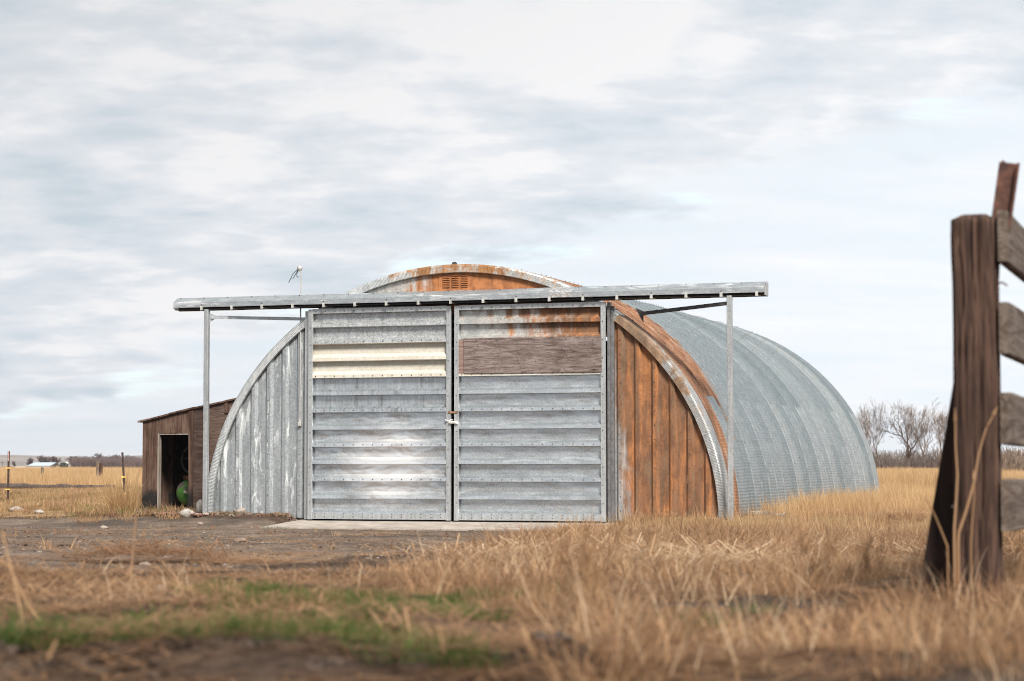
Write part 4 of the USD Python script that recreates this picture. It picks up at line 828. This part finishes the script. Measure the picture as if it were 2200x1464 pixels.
BARE = [region(p) for p in ([(-200, 1405), (120, 1385), (480, 1380), (760, 1415), (800, 1470), (-200, 1500)], [(1050, 1375), (1130, 1345), (1250, 1375), (1260, 1420), (1060, 1420)], [(1660, 1330), (1750, 1285), (1990, 1225), (2040, 1240), (1960, 1270), (1800, 1330), (1700, 1350)])]
def any_in(polys, x, y):
    k = np.zeros(len(x), bool)
    for p in polys: k |= inside(p, x, y)
    return k
nz_ = lambda x, y, s, sd: meshkit.fbm(np.stack([x * s, y * s, 0 * x], -1), 3, sd)
# far and middle fields
x, y = sample(30000, 62, 330, 1, 1.0); k = (nz(x, y, .08, 5) > .25) & clear(x, y) & ~((x < 0) & (y < 82))
scatter('field_grass', [tuft(46, .62, .55, .016, .13, 200 + q, 2, .45, .25) for q in range(4)], M['gold'], P3(x[k], y[k]), 'golden dry grass covering the far fields', 'grass', .8, 1.35, 1)
x, y = sample(9000, 37, 66, 2, .5); u, v = to_barn(x, y); k = clear(x, y) & (v > .3) & ((u > 4.7) | (u < -7) | (v > 15)); k &= ~(u < 0)
scatter('field_grass', [tuft(40, .46, .30, .009, .18, 220 + q, 3, .5, .3) for q in range(4)], M['gold'], P3(x[k], y[k]), 'tall golden grass behind and beside the barn', 'grass', .7, 1.25, 2)
x, y = sample(30000, 30, 84, 3, .3); u, v = to_barn(x, y); k = (u < -5.0) & (x < 0) & (v > -1.0 + .8 * (nz(x, y, .7, 2) - .5)) & clear(x, y)
scatter('short_grass', [tuft(36, .17, .18, .008, .4, 240 + q, 2, .6, .5) for q in range(6)], [M['straw'], M['gold'], M['straw'], M['gold'], M['brown'], M['green']], P3(x[k], y[k]), 'short tan grass between the dirt track and the far field at the left', 'grass', .6, 1.3, 3)
# right hand field, from the barn to the camera
x, y = sample(20000, 13, 42, 4, .6); u, v = to_barn(x, y); k = inside(RIGHT, x, y) & clear(x, y) & (nz(x, y, 1.0, 8) > .49) & ~any_in(BARE, x, y)
scatter('dry_grass', [tuft(30, .23, .15, .0062, .62, 260 + q, 4, .75, .9) for q in range(5)], [M['straw'], M['brown']], P3(x[k], y[k]), 'dense dry grass over the right half of the yard', 'grass', .5, 1.3, 4)
r_ = np.random.default_rng(3); k2 = inside(RIGHT, x, y) & clear(x, y) & (v > -5.5) & (u > 3.0) & (nz(x, y, .5, 18) > .40) & (r_.random(len(x)) < np.where(u > 4.6, .38, .18))
scatter('tall_grass', [tuft(16, .44, .16, .0055, .18, 280 + q, 4, .6, .35) for q in range(4)], [M['gold'], M['straw']], P3(x[k2], y[k2]), 'tall golden grass along the right side of the barn', 'grass', .5, 1.2, 5)
x, y = sample(6500, 3.6, 14, 6, .3); k = inside(RIGHT, x, y) & ~any_in(BARE, x, y) & (nz(x, y, 1.9, 28) > .48)
scatter('dry_grass', [tuft(24, .14, .10, .0040, .75, 300 + q, 4, .7, .8) for q in range(6)], [M['straw'], M['brown'], M['straw']], P3(x[k], y[k]), 'dry brown grass in the right foreground', 'grass', .4, 1.35, 6)
def weed(seed, h):
    '''A dead, branching weed of hair-thin stems.'''
    r = np.random.default_rng(seed); L = []
    for c in range(r.integers(2, 5)):
        a = r.uniform(0, 6.28); d = np.array([math.cos(a) * .22, math.sin(a) * .22, 1.0]); p = np.array([0., 0, 0]); pts = [p]
        for q in range(5): d = d + np.r_[r.normal(0, .12, 2), 0]; p = p + d / np.linalg.norm(d) * h / 5 * r.uniform(.7, 1.1); pts.append(p)
        L.append((np.array(pts), np.linspace(.0026, .0012, 6), 3))
        for q in range(14):
            t = r.integers(1, 6); o = pts[t]; a = r.uniform(0, 6.28); e = np.array([math.cos(a), math.sin(a), r.uniform(.6, 1.6)]) * h * r.uniform(.08, .22); L.append((np.array([o, o + e * .5, o + e + [0, 0, .02]]), [.0014, .0012, .0009], 3))
            for w in range(3): b_ = o + e * r.uniform(.4, 1); L.append((np.array([b_, b_ + r.normal(0, .022, 3) + [0, 0, .022]]), [.0011, .0008], 3))
    return MB().tubes(L).get()
WEEDS = region([(860, 1275), (1000, 1255), (1150, 1225), (1500, 1215), (1960, 1215), (1980, 1260), (1700, 1300), (1500, 1310), (1250, 1330), (900, 1310)])
x, y = sample(300, 5.5, 16, 21, .4); k = inside(WEEDS, x, y) & clear(x, y) & ~any_in(BARE, x, y) & (nz(x, y, .9, 91) > .42)
scatter('dead_weeds', [weed(600 + q, .20) for q in range(6)], M['straw'], P3(x[k], y[k]), 'thin branching dead weeds in the middle of the yard', 'weeds', .5, 1.3, 13)
# thin straw over the track and the left foreground
x, y = sample(5200, 7.5, 34, 7, .8); d = nz(x, y, .55, 38); k = clear(x, y) & ~inside(ROAD.buffer(-.3), x, y) & (d > .57 + .03 * sstep(9, 14, y))
x2, y2 = sample(700, 18, 34, 17, .5); k3 = clear(x2, y2) & (nz(x2, y2, .6, 39) > .55); xa, ya = np.r_[x[k], x2[k3]], np.r_[y[k], y2[k3]]
def flat_litter(n, size, L, w, sd): v, f = litter(n, size, L, w, sd); return v * [1, 1, .35], f
scatter('straw_litter', [flat_litter(36, .24, .26, .006, 320 + q) for q in range(5)], [M['straw'], M['brown']], P3(xa, ya), 'broken straw lying over the dirt track', 'straw', .6, 1.4, 7)
x, y = sample(3400, 3.5, 13, 8, .3); k = (nz(x, y, 1.1, 48) > .45) & ~any_in(BARE[:1], x, y) & ~(any_in(GREEN, x, y) & (np.random.default_rng(4).random(len(x)) < .45))
scatter('straw_litter', [flat_litter(30, .13, .16, .0042, 340 + q) for q in range(5)], [M['straw'], M['brown']], P3(x[k], y[k]), 'broken straw lying in the near foreground', 'straw', .6, 1.4, 8)
x, y = sample(5000, 6.5, 30, 9, .7); k = inside(SPARSE, x, y) & (nz(x, y, 1.0, 58) > .64) & ~inside(ROAD, x, y)
scatter('sparse_grass', [tuft(14, .11, .09, .005, .65, 360 + q, 3, .7, .8) for q in range(5)], [M['straw'], M['brown']], P3(x[k], y[k]), 'sparse tufts of dead grass on the dirt before the barn', 'grass', .4, 1.3, 9)
x, y = sample(2200, 3.6, 8.5, 10, .2); k = (nz(x, y, 1.5, 68) > .55) & ~any_in(BARE[:2], x, y) & ~(any_in(GREEN, x, y) & (np.random.default_rng(5).random(len(x)) < .4)) & ~inside(RIGHT, x, y)
scatter('sparse_grass', [tuft(12, .10, .07, .004, .7, 380 + q, 4, .7, .9) for q in range(5)], [M['straw'], M['brown']], P3(x[k], y[k]), 'dead grass tufts among the green in the left foreground', 'grass', .4, 1.2, 10)
x, y = sample(26000, 3.6, 20, 11, .3); k = any_in(GREEN, x, y) & (nz(x, y, 3.0, 78) > .47) & (np.random.default_rng(9).random(len(x)) < .8)
scatter('green_grass', [tuft(32, .070, .07, .0031, .5, 400 + q, 3, .6, .5) for q in range(5)], M['green'], P3(x[k], y[k]), 'patches of short green grass in the foreground', 'grass', .6, 1.2, 11)
x, y = sample(3200, 4.6, 10.5, 25, .2); k = ~inside(RIGHT, x, y) & ~any_in(BARE[:2], x, y) & (nz(x, y, 1.6, 101) > .50) & ~(any_in(GREEN, x, y) & (np.random.default_rng(6).random(len(x)) < .25))
scatter('straw_litter', [litter(22, .12, .15, .0036, 365 + q) for q in range(5)], [M['straw'], M['brown']], P3(x[k], y[k]), 'tangled straw between the green patches at the left', 'straw', .6, 1.5, 26)
# clods of earth
cl = [(lambda vf: (vf[0] + .25 * .03 * np.sin(vf[0][:, [1, 2, 0]] * 160), vf[1]))(rock(540 + q, (.032, .026, .020))) for q in range(5)]
x, y = sample(9000, 8.5, 37, 14, .5); k = clear(x, y) & (nz(x, y, .9, 93) > .46) & ~inside(RIGHT, x, y); x2, y2 = sample(2600, 3.5, 8, 15, .2); k2 = any_in(BARE, x2, y2) & (np.random.default_rng(8).random(len(x2)) < .6)
scatter('clods', cl, M['earth'], P3(x[k], y[k], -.006), 'clods of dark earth on the bare ground', 'clods', .3, 1.25, 14)
scatter('clods', cl, M['earth_dark'], P3(x2[k2], y2[k2], -.004), 'small clods on the turned soil in the near foreground', 'clods', .2, .85, 24)
x, y = sample(2600, 14, 37, 16, .4); k = clear(x, y) & ~inside(RIGHT, x, y) & (nz(x, y, .8, 94) > .47)
scatter('straw_litter', [flat_litter(14, .22, .20, .007, 350 + q) for q in range(5)], [M['straw'], M['brown']], P3(x[k], y[k]), 'scattered straw on the dirt in front of the barn', 'straw', .5, 1.3, 15)
x, y = sample(1500, 14, 38, 18, .4); k = clear(x, y) & ~inside(RIGHT, x, y) & (nz(x, y, .7, 95) > .55)
scatter('sparse_grass', [tuft(12, .09, .09, .006, .7, 390 + q, 3, .7, .8) for q in range(4)], [M['brown'], M['straw']], P3(x[k], y[k]), 'small dead tufts on the dirt in front of the barn', 'grass', .4, 1.3, 16)
x, y = sample(2600, 3.5, 7, 19, .2); k = any_in(BARE, x, y) & (nz(x, y, 2.4, 96) > .45)
scatter('straw_litter', [litter(12, .10, .13, .004, 355 + q) for q in range(4)], [M['straw'], M['brown']], P3(x[k], y[k]), 'stray straw on the turned soil in the near foreground', 'straw', .5, 1.3, 17)
x, y = sample(4200, 10, 36, 27, .5); k = inside(RIGHT, x, y) & clear(x, y) & (nz(x, y, 1.1, 102) > .46)
scatter('straw_litter', [(lv_[0] * [1, 1, 1.25] + [0, 0, .04], lv_[1]) for lv_ in [litter(30, .22, .24, .005, 370 + q) for q in range(5)]], [M['pale'], M['straw'], M['brown']], P3(x[k], y[k]), 'tangled broken straw in the dry grass at the right', 'straw', .6, 1.4, 27)
# weeds, straw and soil banked against the walls and the edge of the slab
r_ = np.random.default_rng(12); u = np.r_[r_.uniform(-4.75, -2.95, 110), r_.uniform(-3.1, 2.9, 60), r_.uniform(-6.2, -5.0, 40)]; v = np.r_[-.05 - np.abs(r_.normal(0, .16, 110)), -1.46 - np.abs(r_.normal(0, .10, 60)), .28 - np.abs(r_.normal(0, .15, 40))]; x, y = from_barn(u, v); k = nz(x, y, 2.2, 103) > .40
scatter('wall_weeds', [tuft(16, .10, .10, .006, .7, 395 + q, 3, .7, .8) for q in range(4)], [M['brown'], M['straw'], M['straw'], M['green']], P3(x[k], y[k]), 'small dead weeds along the foot of the left wall and the slab edge', 'weeds', .4, 1.3, 28)
u = np.r_[r_.uniform(-4.7, -2.95, 160), r_.uniform(-6.2, -4.9, 90)]; v = np.r_[-.02 - np.abs(r_.normal(0, .12, 160)), .32 - np.abs(r_.normal(0, .14, 90))]; x, y = from_barn(u, v)
scatter('clods', [(v_ * 1.6, f_) for v_, f_ in [(lambda vf: (vf[0] + .25 * .03 * np.sin(vf[0][:, [1, 2, 0]] * 160), vf[1]))(rock(548 + q, (.032, .026, .020))) for q in range(4)]], [M['earth'], M['earth'], M['stone_dark'], M['brick']], P3(x, y, -.004), 'clods and rubble banked against the foot of the left wall', 'clods', .3, 1.3, 29)
# pale stalks standing above the dry grass
x, y = sample(3400, 4, 36, 22, .55); k = (inside(RIGHT, x, y) | inside(WEEDS, x, y)) & clear(x, y) & ~any_in(BARE, x, y) & (nz(x, y, 1.2, 97) > .44)
scatter('pale_stalks', [tuft(4, .23, .10, .0036, .45, 620 + q, 5, .6, .6) for q in range(6)], M['pale'], P3(x[k], y[k]), 'pale bent stalks standing out of the dry grass', 'grass', .5, 1.3, 18)
x, y = sample(260, 6.2, 12, 23, .3); k = ~inside(RIGHT, x, y) & (nz(x, y, 1.0, 98) > .52)
scatter('pale_stalks', [tuft(3, .15, .10, .0032, .7, 640 + q, 5, .6, .9) for q in range(6)], M['pale'], P3(x[k], y[k]), 'pale bent stalks in the left foreground', 'grass', .4, 1.3, 19)
# pebbles
x, y = sample(1900, 9, 36, 12, .4); k = clear(x, y) & (nz(x, y, .7, 88) > .42) & ~inside(RIGHT, x, y)
peb = []
for q in range(4): v, f = rock(500 + q, (.013, .011, .009)); peb.append((v, f))
scatter('pebbles', peb, [M['stone'], M['stone_dark'], M['stone_dark'], M['stone_dark']], P3(x[k], y[k], .004), 'small pebbles on the dirt track', 'gravel', .5, 1.6, 12)

# single plants
def clump(name, label, p, parts, mat, cat='grass clump', group=None):
    t = thing(name, label, cat, p, 0, group)
    for nm, (v, f) in parts: part(nm, (v, f), mat, t)
p = at(266, 1106, 39.2); p[2] = float(ground_z(p[0], p[1]))
clump('tall_grass_clump', 'tall pale bunch grass leaning against the left corner of the shed', p, [('blades', tuft(420, .80, .26, .010, .42, 91, 5, .6, .6)), ('stalks', tuft(26, 1.25, .2, .009, .22, 92, 5, .4, .35))], M['gold'])
def stalk(label, pts, Y, r, mat='straw', group=None):
    w = np.array([at(px, py, Y) for px, py in pts]); b = w[0].copy(); b[2] = float(ground_z(b[0], b[1])); t = thing('dry_stalk', label, 'plant stalk', b, 0, group); q = w - b
    if q[0][2] > 0: q = np.vstack([[q[0][0], q[0][1], -.01], q])
    n = len(q); tck = np.linspace(0, 1, n); ti = np.linspace(0, 1, n * 4); qq = np.stack([np.interp(ti, tck, q[:, k]) for k in range(3)], -1); part('stem', MB().tube(qq, np.linspace(r, r * .45, len(qq)), 5), M[mat], t)
    hd = qq[-1]; part('seed_head', MB().tube([hd, hd + (qq[-1] - qq[-3]) * 1.2], [r * 1.2, r * .3], 5), M[mat], t)
stalk('single tall dry stalk standing upright left of the green patch', [(279, 1275), (281, 1230), (286, 1180), (290, 1130), (294, 1092)], 7.6, .004)
stalk('dry stalk rising at the far left edge of the foreground', [(48, 1330), (40, 1290), (24, 1220), (14, 1185), (8, 1156)], 6.0, .0045)
stalk('curved dry stalk bending over in the left foreground', [(95, 1345), (60, 1300), (38, 1255), (18, 1215), (0, 1205)], 6.0, .004)
stalk('pale curved stalk crossing the middle of the fence post', [(2058, 1150), (2075, 1100), (2092, 1040), (2103, 975), (2117, 925), (2134, 892)], 7.45, .006)
stalk('pale straight stalk in front of the left half of the fence post', [(2050, 1140), (2054, 1080), (2057, 1020), (2053, 960), (2052, 905)], 7.45, .0055)
stalk('short pale stalk between the two long ones at the fence post', [(2086, 1165), (2089, 1120), (2093, 1070), (2092, 1030)], 7.45, .0045)
stalk('dry stalk leaning left beside the foot of the fence post', [(2036, 1175), (2022, 1140), (2008, 1106), (1994, 1080)], 7.4, .004)
stalk('tall feathery weed standing before the rusty wall', [(1452, 1215), (1462, 1150), (1468, 1090), (1475, 1040)], 14, .006, 'brown')
stalk('curved dry weed stalk in the middle foreground', [(1325, 1306), (1341, 1275), (1345, 1245), (1336, 1215)], 7.6, .0045)
p = on_ground(2090, 1262)
clump('grass_tuft', 'dry grass tuft round the foot of the fence post', p, [('blades', tuft(240, .30, .22, .004, .5, 93, 4, .6, .8))], M['straw'])
p = on_ground(310, 1212)
t = thing('straw_heap', 'low heap of raked straw lying on the dirt left of centre', 'straw heap', p); v, f = litter(700, .42, .40, .007, 95); v = v * [1.1, .6, 1]; v[:, 2] += .07 * np.exp(-(v[:, 0] / .4) ** 2 - (v[:, 1] / .25) ** 2) + .0; part('stalks', (v, f), M['brown'], t)
